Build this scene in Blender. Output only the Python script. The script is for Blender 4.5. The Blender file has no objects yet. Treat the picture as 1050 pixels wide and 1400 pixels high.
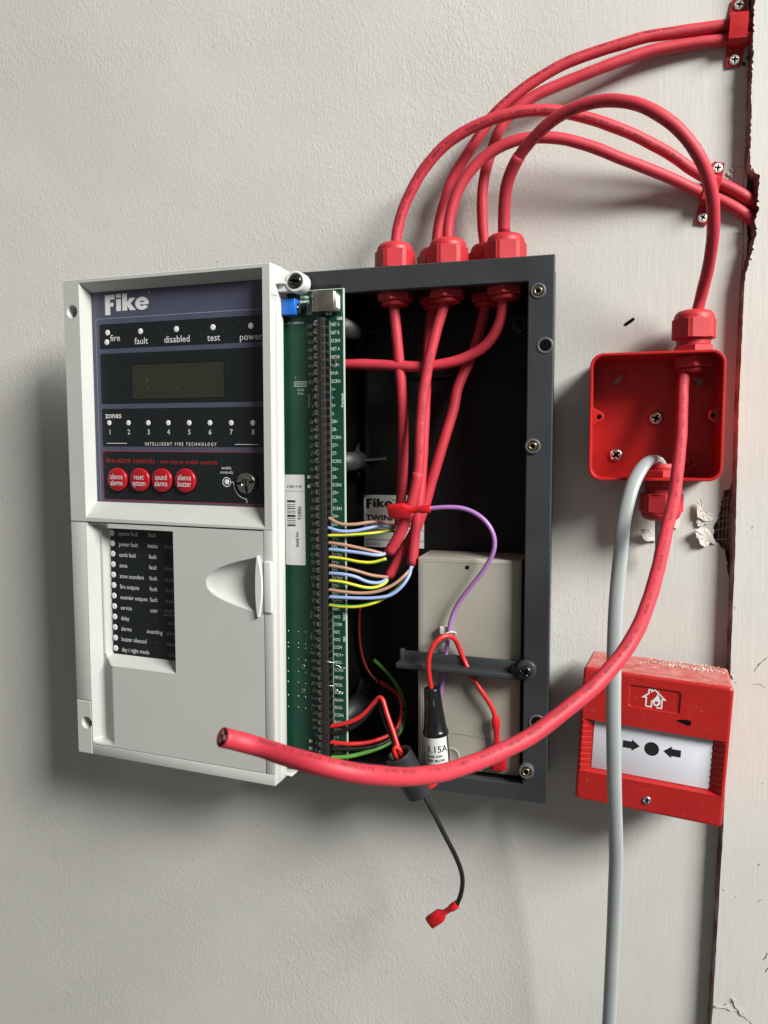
import bpy, bmesh, math, random
from mathutils import Vector, Matrix
random.seed(7)
S = 0.001                                   # everything below is laid out in millimetres
sc = bpy.context.scene
COL = sc.collection
V = Vector

# ------------------------------------------------------------------ camera
CX = V((0.95903899, 0.02096554, -0.28249719))     # wall's right / into-wall / up, seen from the camera (x right, y down, z ahead)
CY = V((0.28324367, -0.08558874, 0.95522122))
CZ = V((-0.00415185, -0.99610994, -0.08802130))
DIST, FPX = 603.7, 1051.0                          # camera to wall, focal length in pixels of the 1050 wide photo
cam_d = bpy.data.cameras.new('camera'); cam = bpy.data.objects.new('camera', cam_d); COL.objects.link(cam)
right = V((CX[0], CY[0], CZ[0])); down = V((CX[1], CY[1], CZ[1])); ahead = V((CX[2], CY[2], CZ[2]))
m = Matrix((right, -down, -ahead)).transposed().to_4x4()
m.translation = V((0, -DIST*S, 0))
cam.matrix_world = m
cam_d.sensor_fit = 'VERTICAL'; cam_d.sensor_height = 36.0; cam_d.lens = 36.0*FPX/1400.0
cam_d.clip_start = 0.01; cam_d.clip_end = 50
cam_d.dof.use_dof = True; cam_d.dof.focus_distance = 0.59; cam_d.dof.aperture_fstop = 19.0
sc.camera = cam

# ------------------------------------------------------------------ light
w = bpy.data.worlds.new('World'); sc.world = w; w.use_nodes = True
bg = w.node_tree.nodes['Background']; bg.inputs[0].default_value = (1.0, 0.975, 0.925, 1); bg.inputs[1].default_value = 0.135
def area(name, loc, target, sx, sy, power, color):
    d = bpy.data.lights.new(name, 'AREA'); d.shape = 'RECTANGLE'; d.size = sx; d.size_y = sy; d.energy = power; d.color = color
    o = bpy.data.objects.new(name, d); COL.objects.link(o); o.location = loc
    o.rotation_euler = (V(target)-V(loc)).to_track_quat('-Z', 'Y').to_euler(); return o
area('window_light', (2.70, -1.72, 1.98), (-0.1, 0, -0.03), 1.45, 1.15, 328.0, (1.0, 0.98, 0.935))
sc.view_settings.view_transform = 'Standard'; sc.view_settings.look = 'None'
sc.view_settings.exposure = 0; sc.view_settings.gamma = 1
sc.cycles.max_bounces = 6; sc.cycles.use_denoising = True

def at(px, py, Y):                              # a photo pixel -> the point (mm) at distance -Y in front of the wall
    r = V((px-525, py-700, FPX)); t = (Y+DIST)/r.dot(CY)
    return V((t*r.dot(CX), Y, t*r.dot(CZ)))

# ------------------------------------------------------------------ materials
def mat(name, col, rough=0.45, metal=0.0, var=0.0, vscale=60, bump=0.0, bscale=900, dust=0.0, dscale=350, spec=0.5, coat=0.0,
        dustcol=(0.55, 0.53, 0.48, 1)):
    m_ = bpy.data.materials.new(name); m_.use_nodes = True
    nt = m_.node_tree; N = nt.nodes; L = nt.links; p = N['Principled BSDF']
    p.inputs['Base Color'].default_value = (*col, 1); p.inputs['Roughness'].default_value = rough
    p.inputs['Metallic'].default_value = metal; p.inputs['Specular IOR Level'].default_value = spec
    p.inputs['Coat Weight'].default_value = coat
    tc = N.new('ShaderNodeTexCoord'); last = None
    if var:
        n = N.new('ShaderNodeTexNoise'); n.inputs['Scale'].default_value = vscale; n.inputs['Detail'].default_value = 5
        L.new(tc.outputs['Object'], n.inputs['Vector'])
        mr = N.new('ShaderNodeMapRange'); mr.inputs['From Min'].default_value = 0.3; mr.inputs['From Max'].default_value = 0.7
        mr.inputs['To Min'].default_value = 1-var; mr.inputs['To Max'].default_value = 1+var; L.new(n.outputs['Fac'], mr.inputs['Value'])
        hv = N.new('ShaderNodeHueSaturation'); hv.inputs['Color'].default_value = (*col, 1); L.new(mr.outputs[0], hv.inputs['Value'])
        last = hv.outputs[0]
        mr2 = N.new('ShaderNodeMapRange'); mr2.inputs['To Min'].default_value = max(rough-0.1, 0.03); mr2.inputs['To Max'].default_value = min(rough+0.12, 1)
        L.new(n.outputs['Fac'], mr2.inputs['Value']); L.new(mr2.outputs[0], p.inputs['Roughness'])
    if dust:
        n2 = N.new('ShaderNodeTexNoise'); n2.inputs['Scale'].default_value = dscale; n2.inputs['Detail'].default_value = 6; n2.inputs['Roughness'].default_value = 0.7
        L.new(tc.outputs['Object'], n2.inputs['Vector'])
        mr3 = N.new('ShaderNodeMapRange'); mr3.inputs['From Min'].default_value = 0.63; mr3.inputs['From Max'].default_value = 0.74
        mr3.inputs['To Max'].default_value = dust; L.new(n2.outputs['Fac'], mr3.inputs['Value'])
        mx = N.new('ShaderNodeMix'); mx.data_type = 'RGBA'; L.new(mr3.outputs[0], mx.inputs[0])
        mx.inputs[6].default_value = (*col, 1); mx.inputs[7].default_value = dustcol
        if last: L.new(last, mx.inputs[6])
        last = mx.outputs[2]
    if last: L.new(last, p.inputs['Base Color'])
    if bump:
        n3 = N.new('ShaderNodeTexNoise'); n3.inputs['Scale'].default_value = bscale; n3.inputs['Detail'].default_value = 3
        L.new(tc.outputs['Object'], n3.inputs['Vector'])
        b = N.new('ShaderNodeBump'); b.inputs['Strength'].default_value = bump; b.inputs['Distance'].default_value = 0.0003
        L.new(n3.outputs['Fac'], b.inputs['Height']); L.new(b.outputs[0], p.inputs['Normal'])
    return m_

def wall_mat(name, col, brush):
    m_ = bpy.data.materials.new(name); m_.use_nodes = True
    nt = m_.node_tree; N = nt.nodes; L = nt.links; p = N['Principled BSDF']
    p.inputs['Roughness'].default_value = 0.5; p.inputs['Specular IOR Level'].default_value = 0.3
    tc = N.new('ShaderNodeTexCoord')
    def noise(scale, detail, vec, rough=0.55, dist=0.0):
        n = N.new('ShaderNodeTexNoise'); n.inputs['Scale'].default_value = scale; n.inputs['Detail'].default_value = detail
        n.inputs['Roughness'].default_value = rough; n.inputs['Distortion'].default_value = dist
        L.new(vec, n.inputs['Vector']); return n.outputs['Fac']
    def mul(a, k, op='MULTIPLY'):
        q = N.new('ShaderNodeMath'); q.operation = op
        for i, v in enumerate((a, k)):
            if isinstance(v, (int, float)): q.inputs[i].default_value = v
            else: L.new(v, q.inputs[i])
        return q.outputs[0]
    def rng(v, a, b, c=0.0, d=1.0):
        q = N.new('ShaderNodeMapRange'); q.inputs['From Min'].default_value = a; q.inputs['From Max'].default_value = b
        q.inputs['To Min'].default_value = c; q.inputs['To Max'].default_value = d; L.new(v, q.inputs['Value']); return q.outputs[0]
    obj_ = tc.outputs['Object']
    mp = N.new('ShaderNodeMapping'); mp.inputs['Scale'].default_value = (1, 1, 0.07); mp.inputs['Rotation'].default_value = (0, 0.03, 0); L.new(obj_, mp.inputs['Vector'])
    strokes = mul(noise(520, 3, mp.outputs[0], 0.6), noise(210, 3, mp.outputs[0], 0.6), 'ADD')
    mp2 = N.new('ShaderNodeMapping'); mp2.inputs['Scale'].default_value = (1, 1, 0.6); mp2.inputs['Rotation'].default_value = (0, 0.5, 0); L.new(obj_, mp2.inputs['Vector'])
    st1 = rng(noise(460, 3, mp2.outputs[0], 0.5, 0.9), 0.42, 0.66)
    st2 = noise(150, 4, obj_, 0.6, 0.5)
    stip = mul(mul(st1, 0.75), mul(st2, 1.4), 'ADD')
    sx = N.new('ShaderNodeSeparateXYZ'); L.new(obj_, sx.inputs[0])
    wob = mul(sx.outputs['X'], mul(noise(9, 3, obj_), 0.12), 'ADD')
    if brush is None: f = rng(wob, -0.03, 0.12, 0.12, 1.0)
    else: f = rng(wob, -10, -9, brush, brush)
    mx = N.new('ShaderNodeMix'); L.new(f, mx.inputs[0]); L.new(stip, mx.inputs[2]); L.new(strokes, mx.inputs[3])
    blob = rng(noise(520, 2, obj_), 0.72, 0.8)
    patchy = rng(noise(7, 4, obj_, 0.6, 0.6), 0.35, 0.65, 0.45, 1.25)
    h = mul(mul(mx.outputs[0], patchy), mul(blob, 0.7), 'ADD')
    big = noise(14, 3, obj_)
    h = mul(h, mul(big, 2.0), 'ADD')
    b = N.new('ShaderNodeBump'); b.inputs['Strength'].default_value = 0.42; b.inputs['Distance'].default_value = 0.00040
    L.new(h, b.inputs['Height']); L.new(b.outputs[0], p.inputs['Normal'])
    hv = N.new('ShaderNodeHueSaturation'); hv.inputs['Color'].default_value = (*col, 1)
    L.new(mul(rng(noise(5, 6, obj_), 0.3, 0.7, 0.95, 1.04), rng(noise(2.3, 5, obj_, 0.65, 0.8), 0.35, 0.65, 0.95, 1.04)), hv.inputs['Value'])
    L.new(rng(noise(11, 5, obj_), 0.3, 0.7, 0.42, 0.62), p.inputs['Roughness'])
    # tiny dark pits and specks
    sp = rng(noise(260, 2, obj_, 0.4), 0.765, 0.79)
    mc = N.new('ShaderNodeMix'); mc.data_type = 'RGBA'; L.new(mul(sp, 0.6), mc.inputs[0]); L.new(hv.outputs[0], mc.inputs[6]); mc.inputs[7].default_value = (0.12, 0.1, 0.08, 1)
    L.new(mc.outputs[2], p.inputs['Base Color'])
    return m_

def patch_mat(name, c1, c2, scale, a=0.45, b=0.55, rough=0.7):
    m_ = bpy.data.materials.new(name); m_.use_nodes = True; N = m_.node_tree.nodes; L = m_.node_tree.links; p = N['Principled BSDF']
    p.inputs['Roughness'].default_value = rough
    tc = N.new('ShaderNodeTexCoord'); n = N.new('ShaderNodeTexNoise'); n.inputs['Scale'].default_value = scale; n.inputs['Detail'].default_value = 7
    L.new(tc.outputs['Object'], n.inputs['Vector']); r = N.new('ShaderNodeValToRGB')
    r.color_ramp.elements[0].position = a; r.color_ramp.elements[1].position = b
    r.color_ramp.elements[0].color = (*c1, 1); r.color_ramp.elements[1].color = (*c2, 1)
    L.new(n.outputs['Fac'], r.inputs[0]); L.new(r.outputs[0], p.inputs['Base Color'])
    bp = N.new('ShaderNodeBump'); bp.inputs['Strength'].default_value = 0.5; bp.inputs['Distance'].default_value = 0.0005
    L.new(n.outputs['Fac'], bp.inputs['Height']); L.new(bp.outputs[0], p.inputs['Normal'])
    return m_

M = dict(
    wall=wall_mat('wall_paint', (0.572, 0.572, 0.540), None),
    frame=wall_mat('frame_paint', (0.615, 0.61, 0.575), 0.8),
    side=patch_mat('old_maroon_paint', (0.17, 0.055, 0.05), (0.42, 0.30, 0.27), 38, 0.42, 0.66),
    darkcore=mat('dirty_core_end', (0.13, 0.09, 0.07), 0.7, var=0.3, vscale=500),
    crackline=mat('crack_line', (0.15, 0.12, 0.10), 0.9, var=0.3, vscale=400),
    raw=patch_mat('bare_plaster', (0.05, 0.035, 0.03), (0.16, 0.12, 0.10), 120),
    flake=mat('paint_flake', (0.54, 0.51, 0.47), 0.85, var=0.1, vscale=300, bump=0.4, bscale=500),
    scrim=mat('scrim_thread', (0.34, 0.31, 0.27), 0.8),
    slate=mat('slate_plastic', (0.034, 0.037, 0.042), 0.42, var=0.10, vscale=30, bump=0.12, bscale=1600, dust=0.10, dscale=260),
    bossgrey=mat('lightened_boss_plastic', (0.095, 0.097, 0.10), 0.45, var=0.15, vscale=200),  # slate lightened in colour so boss rings show, the inner one in shade
    slate_in=mat('slate_plastic_shaded', (0.005, 0.005, 0.0052), 0.5, var=0.12, vscale=40, spec=0.3),  # same slate plastic, darkened in colour for the shade inside the box
    shadewire=mat('shaded_red_wire', (0.20, 0.010, 0.014), 0.4),  # red wire with the shade of the box put into its colour
    lid=mat('light_grey_plastic', (0.505, 0.513, 0.49), 0.42, var=0.025, vscale=14, bump=0.06, bscale=2500, dust=0.22, dscale=210, dustcol=(0.40, 0.39, 0.36, 1)),
    lidw=mat('pale_plastic', (0.62, 0.63, 0.61), 0.38),
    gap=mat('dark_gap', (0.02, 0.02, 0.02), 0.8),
    purple=mat('blue_violet_membrane', (0.075, 0.078, 0.125), 0.30, var=0.05, vscale=50, dust=0.10, dscale=420),
    black=mat('black_print', (0.011, 0.014, 0.016), 0.28, dust=0.16, dscale=480),
    lcd=mat('display_glass', (0.010, 0.011, 0.007), 0.12, dust=0.2, dscale=300),
    lcd2=mat('display_cell', (0.030, 0.031, 0.023), 0.16, dust=0.2, dscale=250),
    white=mat('white_print', (0.74, 0.75, 0.75), 0.5),
    dimw=mat('grey_print', (0.30, 0.31, 0.32), 0.5),
    outline=mat('lilac_print', (0.26, 0.27, 0.38), 0.4),
    redprint=mat('red_print', (0.40, 0.02, 0.025), 0.4),
    button=mat('red_button', (0.37, 0.009, 0.018), 0.30, spec=0.5),
    chrome=mat('dull_chrome', (0.45, 0.45, 0.43), 0.25, metal=1.0, var=0.2, vscale=200),
    steel=mat('zinc_steel', (0.60, 0.59, 0.56), 0.32, metal=1.0, var=0.25, vscale=500),
    screwgrey=mat('terminal_screw', (0.34, 0.33, 0.30), 0.5, metal=0.35, var=0.4, vscale=220),
    whitescrew=mat('bright_screw', (0.70, 0.71, 0.68), 0.4, metal=0.3, var=0.1, vscale=400),
    dark=mat('recess_dark', (0.004, 0.004, 0.004), 0.8, spec=0.05),
    blackpl=mat('black_plastic', (0.010, 0.010, 0.011), 0.22, bump=0.1, bscale=900),
    blackmat=mat('terminal_plastic', (0.013, 0.013, 0.013), 0.45),
    termgrey=mat('terminal_ridge', (0.03, 0.03, 0.029), 0.4),
    pcb=mat('green_board', (0.006, 0.050, 0.030), 0.38, var=0.18, vscale=35, spec=0.4),
    pcbedge=mat('board_edge', (0.55, 0.66, 0.56), 0.5),
    silk=mat('board_print', (0.66, 0.74, 0.68), 0.6),
    silkdim=mat('board_print_dim', (0.42, 0.48, 0.43), 0.6),
    solder=mat('solder', (0.72, 0.72, 0.70), 0.28, metal=0.9),
    gold=mat('brass', (0.52, 0.45, 0.30), 0.3, metal=1.0, var=0.2, vscale=500),
    usb=mat('nickel_shell', (0.44, 0.40, 0.35), 0.36, metal=1.0, var=0.06, vscale=150),
    bluepl=mat('blue_plastic', (0.008, 0.13, 0.55), 0.35),
    sticker=mat('white_sticker', (0.64, 0.65, 0.64), 0.45, var=0.03, vscale=120),
    sticker2=mat('bright_sticker', (0.76, 0.77, 0.76), 0.45, var=0.03, vscale=120),
    ink=mat('black_ink', (0.012, 0.012, 0.012), 0.5),
    cable=mat('red_cable_sheath', (0.49, 0.032, 0.052), 0.55, var=0.09, vscale=45, bump=0.16, bscale=500, dust=0.13, dscale=150, dustcol=(0.75, 0.35, 0.33, 1), spec=0.45),
    cableink=mat('cable_ink', (0.17, 0.014, 0.022), 0.6),
    gland=mat('red_nylon', (0.47, 0.022, 0.030), 0.50, var=0.06, vscale=80, bump=0.1, bscale=900),
    greyc=mat('grey_cable_sheath', (0.36, 0.395, 0.40), 0.36, var=0.04, vscale=40, bump=0.05, bscale=500, dust=0.06),
    jb=mat('red_box_plastic', (0.45, 0.013, 0.012), 0.36, var=0.07, vscale=40, bump=0.05, bscale=1500, dust=0.10, dscale=240),
    cp=mat('red_call_point', (0.40, 0.013, 0.012), 0.38, var=0.06, vscale=30, bump=0.07, bscale=1800, dust=0.30, dscale=330, dustcol=(0.62, 0.5, 0.45, 1)),
    cpdust=patch_mat('dusty_top', (0.40, 0.045, 0.04), (0.52, 0.27, 0.24), 110, 0.30, 0.85, 0.85),
    debris=mat('plaster_dust', (0.66, 0.61, 0.53), 0.9, var=0.12, vscale=300),
    debris2=mat('dark_grit', (0.12, 0.08, 0.07), 0.9),
    panelw=mat('call_point_glass', (0.66, 0.69, 0.76), 0.28, var=0.02, vscale=40),
    brown=mat('brown_core', (0.40, 0.225, 0.150), 0.42, var=0.07, vscale=70),
    blue=mat('blue_core', (0.27, 0.37, 0.66), 0.40, var=0.06, vscale=70),
    yellow=mat('yellow_core', (0.66, 0.58, 0.030), 0.40, var=0.07, vscale=70),
    green=mat('green_core', (0.10, 0.30, 0.045), 0.40, var=0.08, vscale=70),
    redwire=mat('red_wire', (0.62, 0.022, 0.020), 0.33, var=0.05, vscale=60),
    blackwire=mat('black_wire', (0.012, 0.012, 0.012), 0.33, var=0.1, vscale=80),
    purplewire=mat('purple_wire', (0.36, 0.17, 0.45), 0.36, var=0.06, vscale=60),
    spade=mat('red_vinyl', (0.58, 0.012, 0.018), 0.26, bump=0.12, bscale=420),
    battery=mat('grey_battery_case', (0.36, 0.345, 0.295), 0.5, var=0.06, vscale=18, bump=0.12, bscale=1500, dust=0.06),
    copper=mat('copper', (0.62, 0.30, 0.18), 0.35, metal=1.0),
    foil=mat('foil_screen', (0.74, 0.73, 0.70), 0.28, metal=1.0),
    tie=mat('white_nylon', (0.72, 0.68, 0.64), 0.45),
    clip=mat('red_coated_clip', (0.42, 0.012, 0.016), 0.34, var=0.08, vscale=90),
    rubber=mat('ferrite_case', (0.020, 0.021, 0.023), 0.5, bump=0.15, bscale=1400, var=0.15, vscale=60),
)

# ------------------------------------------------------------------ mesh builder (mm)
class MB:
    def __init__(s, T=None):
        s.v = []; s.f = []; s.m = []; s.sm = []; s.T = T; s.mats = []
    def mi(s, mt):
        if mt not in s.mats: s.mats.append(mt)
        return s.mats.index(mt)
    def add(s, verts, faces, mt, smooth=False, T=None):
        o = len(s.v); k = s.mi(mt); T = T or s.T
        s.v += [(T(V(q)) if T else V(q)) for q in verts]
        for f in faces: s.f.append([o+i for i in f]); s.m.append(k); s.sm.append(smooth)
        return s
    def box(s, x0, x1, y0, y1, z0, z1, mt, bev=0.0, seg=2, T=None):
        bm = bmesh.new(); bmesh.ops.create_cube(bm, size=1)
        for q in bm.verts: q.co = V(((x0+x1)/2+q.co.x*(x1-x0), (y0+y1)/2+q.co.y*(y1-y0), (z0+z1)/2+q.co.z*(z1-z0)))
        if bev: bmesh.ops.bevel(bm, geom=bm.edges[:], offset=bev, segments=seg, affect='EDGES', profile=0.5)
        bm.verts.index_update()
        s.add([q.co.copy() for q in bm.verts], [[q.index for q in f.verts] for f in bm.faces], mt, bev > 0 and seg > 1, T); bm.free(); return s
    def prism(s, poly, d0, d1, mt, ch=0.0, T=None, smooth=False):   # poly in (x,z), extruded along y from d0 (front) to d1; ch = front chamfer
        n = len(poly); P0 = [(a, d0, b) for a, b in poly]
        if ch:
            ins = inset(poly, ch)
            vs = [(a, d0, b) for a, b in ins]+[(a, d0+ch, b) for a, b in poly]+[(a, d1, b) for a, b in poly]
            fs = [list(range(n)), list(range(3*n-1, 2*n-1, -1))]
            for k in (0, n):
                for i in range(n): j = (i+1) % n; fs.append([k+i, k+n+i, k+n+j, k+j])
        else:
            vs = P0+[(a, d1, b) for a, b in poly]; fs = [list(range(n)), list(range(2*n-1, n-1, -1))]
            for i in range(n): j = (i+1) % n; fs.append([i, n+i, n+j, j])
        return s.add(vs, fs, mt, smooth, T)
    def ring(s, outer, inner, d0, d1, mt, ch=0.0, T=None):          # matched outlines, a frame with a hole
        n = len(outer); vs = []; o2 = inset(outer, ch) if ch else outer; i2 = inset(inner, -ch) if ch else inner
        for P, d in ((o2, d0), (outer, d0+ch), (outer, d1), (inner, d1), (inner, d0+ch), (i2, d0)): vs += [(a, d, b) for a, b in P]
        fs = []
        for k in range(6):
            k2 = (k+1) % 6
            if ch == 0 and k in (0, 4): continue
            for i in range(n): j = (i+1) % n; fs.append([k*n+i, k*n+j, k2*n+j, k2*n+i])
        return s.add(vs, fs, mt, False, T)
    def lathe(s, prof, o, ax, mt, n=32, smooth=True, rf=None, T=None, caps=True):   # prof: (radius, t along axis)
        o = V(o); ax = V(ax).normalized(); u = ax.orthogonal().normalized()
        if abs(ax.y) < 0.9: u = (V((0, -1, 0))-ax*ax.dot(V((0, -1, 0)))).normalized()
        else: u = V((1, 0, 0))
        wv = ax.cross(u); vs = []; fs = []
        for k, (r, t) in enumerate(prof):
            for i in range(n):
                th = 2*math.pi*i/n; rr = rf(r, t, th) if rf else r
                vs.append(o+ax*t+(u*math.cos(th)+wv*math.sin(th))*rr)
        for k in range(len(prof)-1):
            for i in range(n): j = (i+1) % n; fs.append([k*n+i, k*n+j, (k+1)*n+j, (k+1)*n+i])
        if caps:
            if prof[0][0] > 0.01: fs.append(list(range(n-1, -1, -1)))
            if prof[-1][0] > 0.01: fs.append([(len(prof)-1)*n+i for i in range(n)])
        return s.add(vs, fs, mt, smooth, T)
    def tube(s, pts, r, mt, n=14, flat=None, stripe=None, cap=True, T=None, wide=None):
        fr = frames(pts)
        if wide:
            f2 = []
            for i, (c, N, B) in enumerate(fr):
                t = (pts[min(i+1, len(pts)-1)]-pts[max(i-1, 0)]).normalized(); W = (wide-t*t.dot(wide)).normalized(); f2.append((c, W.cross(t), W))
            fr = f2
        vs = []; k = len(pts); o = len(s.v)
        for i, (c, N, B) in enumerate(fr):
            rr = r(i/(k-1)) if callable(r) else r
            for q in range(n):
                th = 2*math.pi*q/n; a, b = math.cos(th), math.sin(th)
                if flat: vs.append(c+N*a*flat[1]+B*b*flat[0])
                else: vs.append(c+(N*a+B*b)*rr)
        fs = []; fm = []
        for i in range(k-1):
            for q in range(n):
                p = (q+1) % n; fs.append([i*n+q, i*n+p, (i+1)*n+p, (i+1)*n+q]); fm.append(stripe[1] if stripe and q in stripe[0] else mt)
        T = T or s.T
        s.v += [(T(x) if T else x) for x in vs]
        for f, mm in zip(fs, fm): s.f.append([o+i for i in f]); s.m.append(s.mi(mm)); s.sm.append(True)
        if cap:
            s.f.append([o+i for i in range(n-1, -1, -1)]); s.m.append(s.mi(mt)); s.sm.append(False)
            s.f.append([o+(k-1)*n+i for i in range(n)]); s.m.append(s.mi(mt)); s.sm.append(False)
        return s
    def disc(s, x, z, r, d, mt, n=20, T=None, rz=None):
        rz = rz or r
        return s.add([(x+r*math.cos(2*math.pi*i/n), d, z+rz*math.sin(2*math.pi*i/n)) for i in range(n)], [list(range(n))], mt, False, T)
    def flat(s, poly, d, mt, T=None):
        return s.add([(a, d, b) for a, b in poly], [list(range(len(poly)))], mt, False, T)
    def line(s, pts, wd, d, mt, T=None, closed=False):              # a printed stroke of width wd
        P = [V((a, b)) for a, b in pts]; n = len(P); L_ = []; R_ = []
        for i in range(n):
            a = P[i-1] if (i > 0 or closed) else P[i]; b = P[(i+1) % n] if (i < n-1 or closed) else P[i]
            t1 = (P[i]-a); t2 = (b-P[i])
            if t1.length < 1e-9: t1 = t2
            if t2.length < 1e-9: t2 = t1
            t1.normalize(); t2.normalize(); t = (t1+t2).normalized(); nn = V((-t.y, t.x)); k = wd/2/max(0.35, nn.dot(V((-t1.y, t1.x))))
            L_.append(P[i]+nn*k); R_.append(P[i]-nn*k)
        vs = [(q.x, d, q.y) for q in L_]+[(q.x, d, q.y) for q in R_]
        fs = [[i, (i+1) % n, n+(i+1) % n, n+i] for i in range(n if closed else n-1)]
        return s.add(vs, fs, mt, False, T)
    def text(s, txt, x, z, h, d, mt, align='l', bold=0.0, sx=1.0, T=None, rot=0.0, mapf=None, sub=0):
        vs, fs, wd = glyphs(txt, bold, sub); k = h/0.729
        ofs = {'l': 0, 'c': -wd/2, 'r': -wd}[align]; ca, sa = math.cos(rot), math.sin(rot); out = []
        for a, b in vs:
            a = (a+ofs)*k*sx; b = (b-0.3645)*k if mapf is None else (b-0.3645)*k
            if mapf: out.append(mapf(x+a, z+b))
            else: out.append((x+a*ca-b*sa, d, z+a*sa+b*ca))
        return s.add(out, fs, mt, False, T)
    def build(s, name, parent=None, kind=None, smooth_angle=None):
        o = mkobj(name, s, parent)
        if kind: o['kind'] = kind
        return o

def inset(poly, c):
    n = len(poly); A = sum(poly[i][0]*poly[(i+1) % n][1]-poly[(i+1) % n][0]*poly[i][1] for i in range(n)); sg = 1 if A > 0 else -1; out = []
    for i in range(n):
        p0, p1, p2 = V(poly[i-1]), V(poly[i]), V(poly[(i+1) % n]); e1 = (p1-p0).normalized(); e2 = (p2-p1).normalized()
        n1 = V((-e1.y, e1.x))*sg; n2 = V((-e2.y, e2.x))*sg; b = (n1+n2)
        if b.length < 1e-6: b = n1
        b.normalize(); out.append(tuple(p1+b*(c/max(0.3, b.dot(n1)))))
    return out

def rrect(x0, x1, z0, z1, r, n=5):
    P = []
    for cx, cz, a0 in ((x1-r, z1-r, 0), (x0+r, z1-r, 90), (x0+r, z0+r, 180), (x1-r, z0+r, 270)):
        for i in range(n+1):
            a = math.radians(a0+90*i/n); P.append((cx+r*math.cos(a), cz+r*math.sin(a)))
    return P

def frames(pts):
    k = len(pts); T = [(pts[min(i+1, k-1)]-pts[max(i-1, 0)]).normalized() for i in range(k)]
    N = V((0, -1, 0)); N = N-T[0]*N.dot(T[0])
    if N.length < 0.2: N = T[0].orthogonal()
    N.normalize(); out = []
    for i in range(k):
        N = (N-T[i]*N.dot(T[i])).normalized(); out.append((pts[i], N, T[i].cross(N)))
    return out

def spline(P, step=3.0):
    P = [V(p) for p in P]; out = []
    for i in range(len(P)-1):
        p0 = P[i-1] if i else P[0]*2-P[1]; p1, p2 = P[i], P[i+1]; p3 = P[i+2] if i+2 < len(P) else P[-1]*2-P[-2]
        d1 = max((p1-p0).length, 1e-6)**0.5; d2 = max((p2-p1).length, 1e-6)**0.5; d3 = max((p3-p2).length, 1e-6)**0.5
        m1 = ((p1-p0)/d1-(p2-p0)/(d1+d2)+(p2-p1)/d2)*d2; m2 = ((p2-p1)/d2-(p3-p1)/(d2+d3)+(p3-p2)/d3)*d2
        n = max(2, int((p2-p1).length/step))
        for j in range(n):
            t = j/n; out.append(p1*(2*t**3-3*t*t+1)+m1*(t**3-2*t*t+t)+p2*(-2*t**3+3*t*t)+m2*(t**3-t*t))
    out.append(P[-1]); return out

def relax(P, it):
    for _ in range(it): P = [P[0]]+[(P[i-1]+P[i]*2+P[i+1])/4 for i in range(1, len(P)-1)]+[P[-1]]
    return P

def path(pix, step=3.0, it=3): return relax(spline([at(*q) for q in pix], step), it)

_g = {}
def glyphs(txt, bold=0.0, sub=0):
    key = (txt, bold, sub)
    if key in _g: return _g[key]
    c = bpy.data.curves.new('t', 'FONT'); c.body = txt; c.size = 1.0; c.resolution_u = 2; c.offset = bold; c.fill_mode = 'FRONT'
    o = bpy.data.objects.new('t', c); COL.objects.link(o)
    me = o.evaluated_get(bpy.context.evaluated_depsgraph_get()).to_mesh()
    bm = bmesh.new(); bm.from_mesh(me)
    if sub:
        bmesh.ops.triangulate(bm, faces=bm.faces[:])
        for _ in range(3):
            E = [e for e in bm.edges if e.calc_length() > sub]
            if E: bmesh.ops.subdivide_edges(bm, edges=E, cuts=1)
            bmesh.ops.triangulate(bm, faces=bm.faces[:])
    bm.verts.index_update()
    vs = [(q.co.x, q.co.y) for q in bm.verts]; fs = [[q.index for q in f.verts] for f in bm.faces]
    wd = max([q[0] for q in vs]+[0.01]); bm.free(); o.to_mesh_clear(); bpy.data.objects.remove(o); bpy.data.curves.remove(c)
    _g[key] = (vs, fs, wd); return _g[key]

def mkobj(name, mb, parent=None):
    org = parent.matrix_world.translation/S if parent else (V((0, 0, 0)) if not getattr(mb, 'org', None) else V(mb.org))
    me = bpy.data.meshes.new(name)
    me.from_pydata([tuple((q-org)*S) for q in mb.v], [], mb.f)
    for q in mb.mats: me.materials.append(M[q])
    me.polygons.foreach_set('material_index', mb.m); me.polygons.foreach_set('use_smooth', mb.sm)
    bm = bmesh.new(); bm.from_mesh(me)
    if len(bm.faces) < 60000: bmesh.ops.recalc_face_normals(bm, faces=[f for f in bm.faces])
    bm.to_mesh(me); bm.free()
    o = bpy.data.objects.new(name, me); COL.objects.link(o)
    if parent: o.parent = parent; o.matrix_world = Matrix.Translation(org*S)
    else: o.location = org*S
    bpy.context.view_layer.update()
    return o

def carve(o, cutters):
    for mb in cutters:
        c = mb.build('cutter')
        md = o.modifiers.new('b', 'BOOLEAN'); md.operation = 'DIFFERENCE'; md.solver = 'EXACT'; md.object = c
        bpy.context.view_layer.update()
        me = bpy.data.meshes.new_from_object(o.evaluated_get(bpy.context.evaluated_depsgraph_get()))
        o.modifiers.clear(); old = o.data; o.data = me; me.name = o.name
        bpy.data.objects.remove(c)
    return o

def thing(name, loc, label, cat, group=None):
    o = bpy.data.objects.new(name, None); COL.objects.link(o); o.location = V(loc)*S; o.empty_display_size = 0.01
    o['label'] = label; o['category'] = cat
    if group: o['group'] = group
    bpy.context.view_layer.update(); return o
def tag(o, label, cat, group=None):
    o['label'] = label; o['category'] = cat
    if group: o['group'] = group
    return o
def put(o, parent, loc, rot=None, name=None):       # copy of a built piece under another parent
    c = o.copy(); COL.objects.link(c); c.parent = parent
    mw = Matrix.Translation(V(loc)*S)
    if rot is not None: mw = mw @ rot
    c.matrix_world = mw
    bpy.context.view_layer.update(); return c

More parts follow.
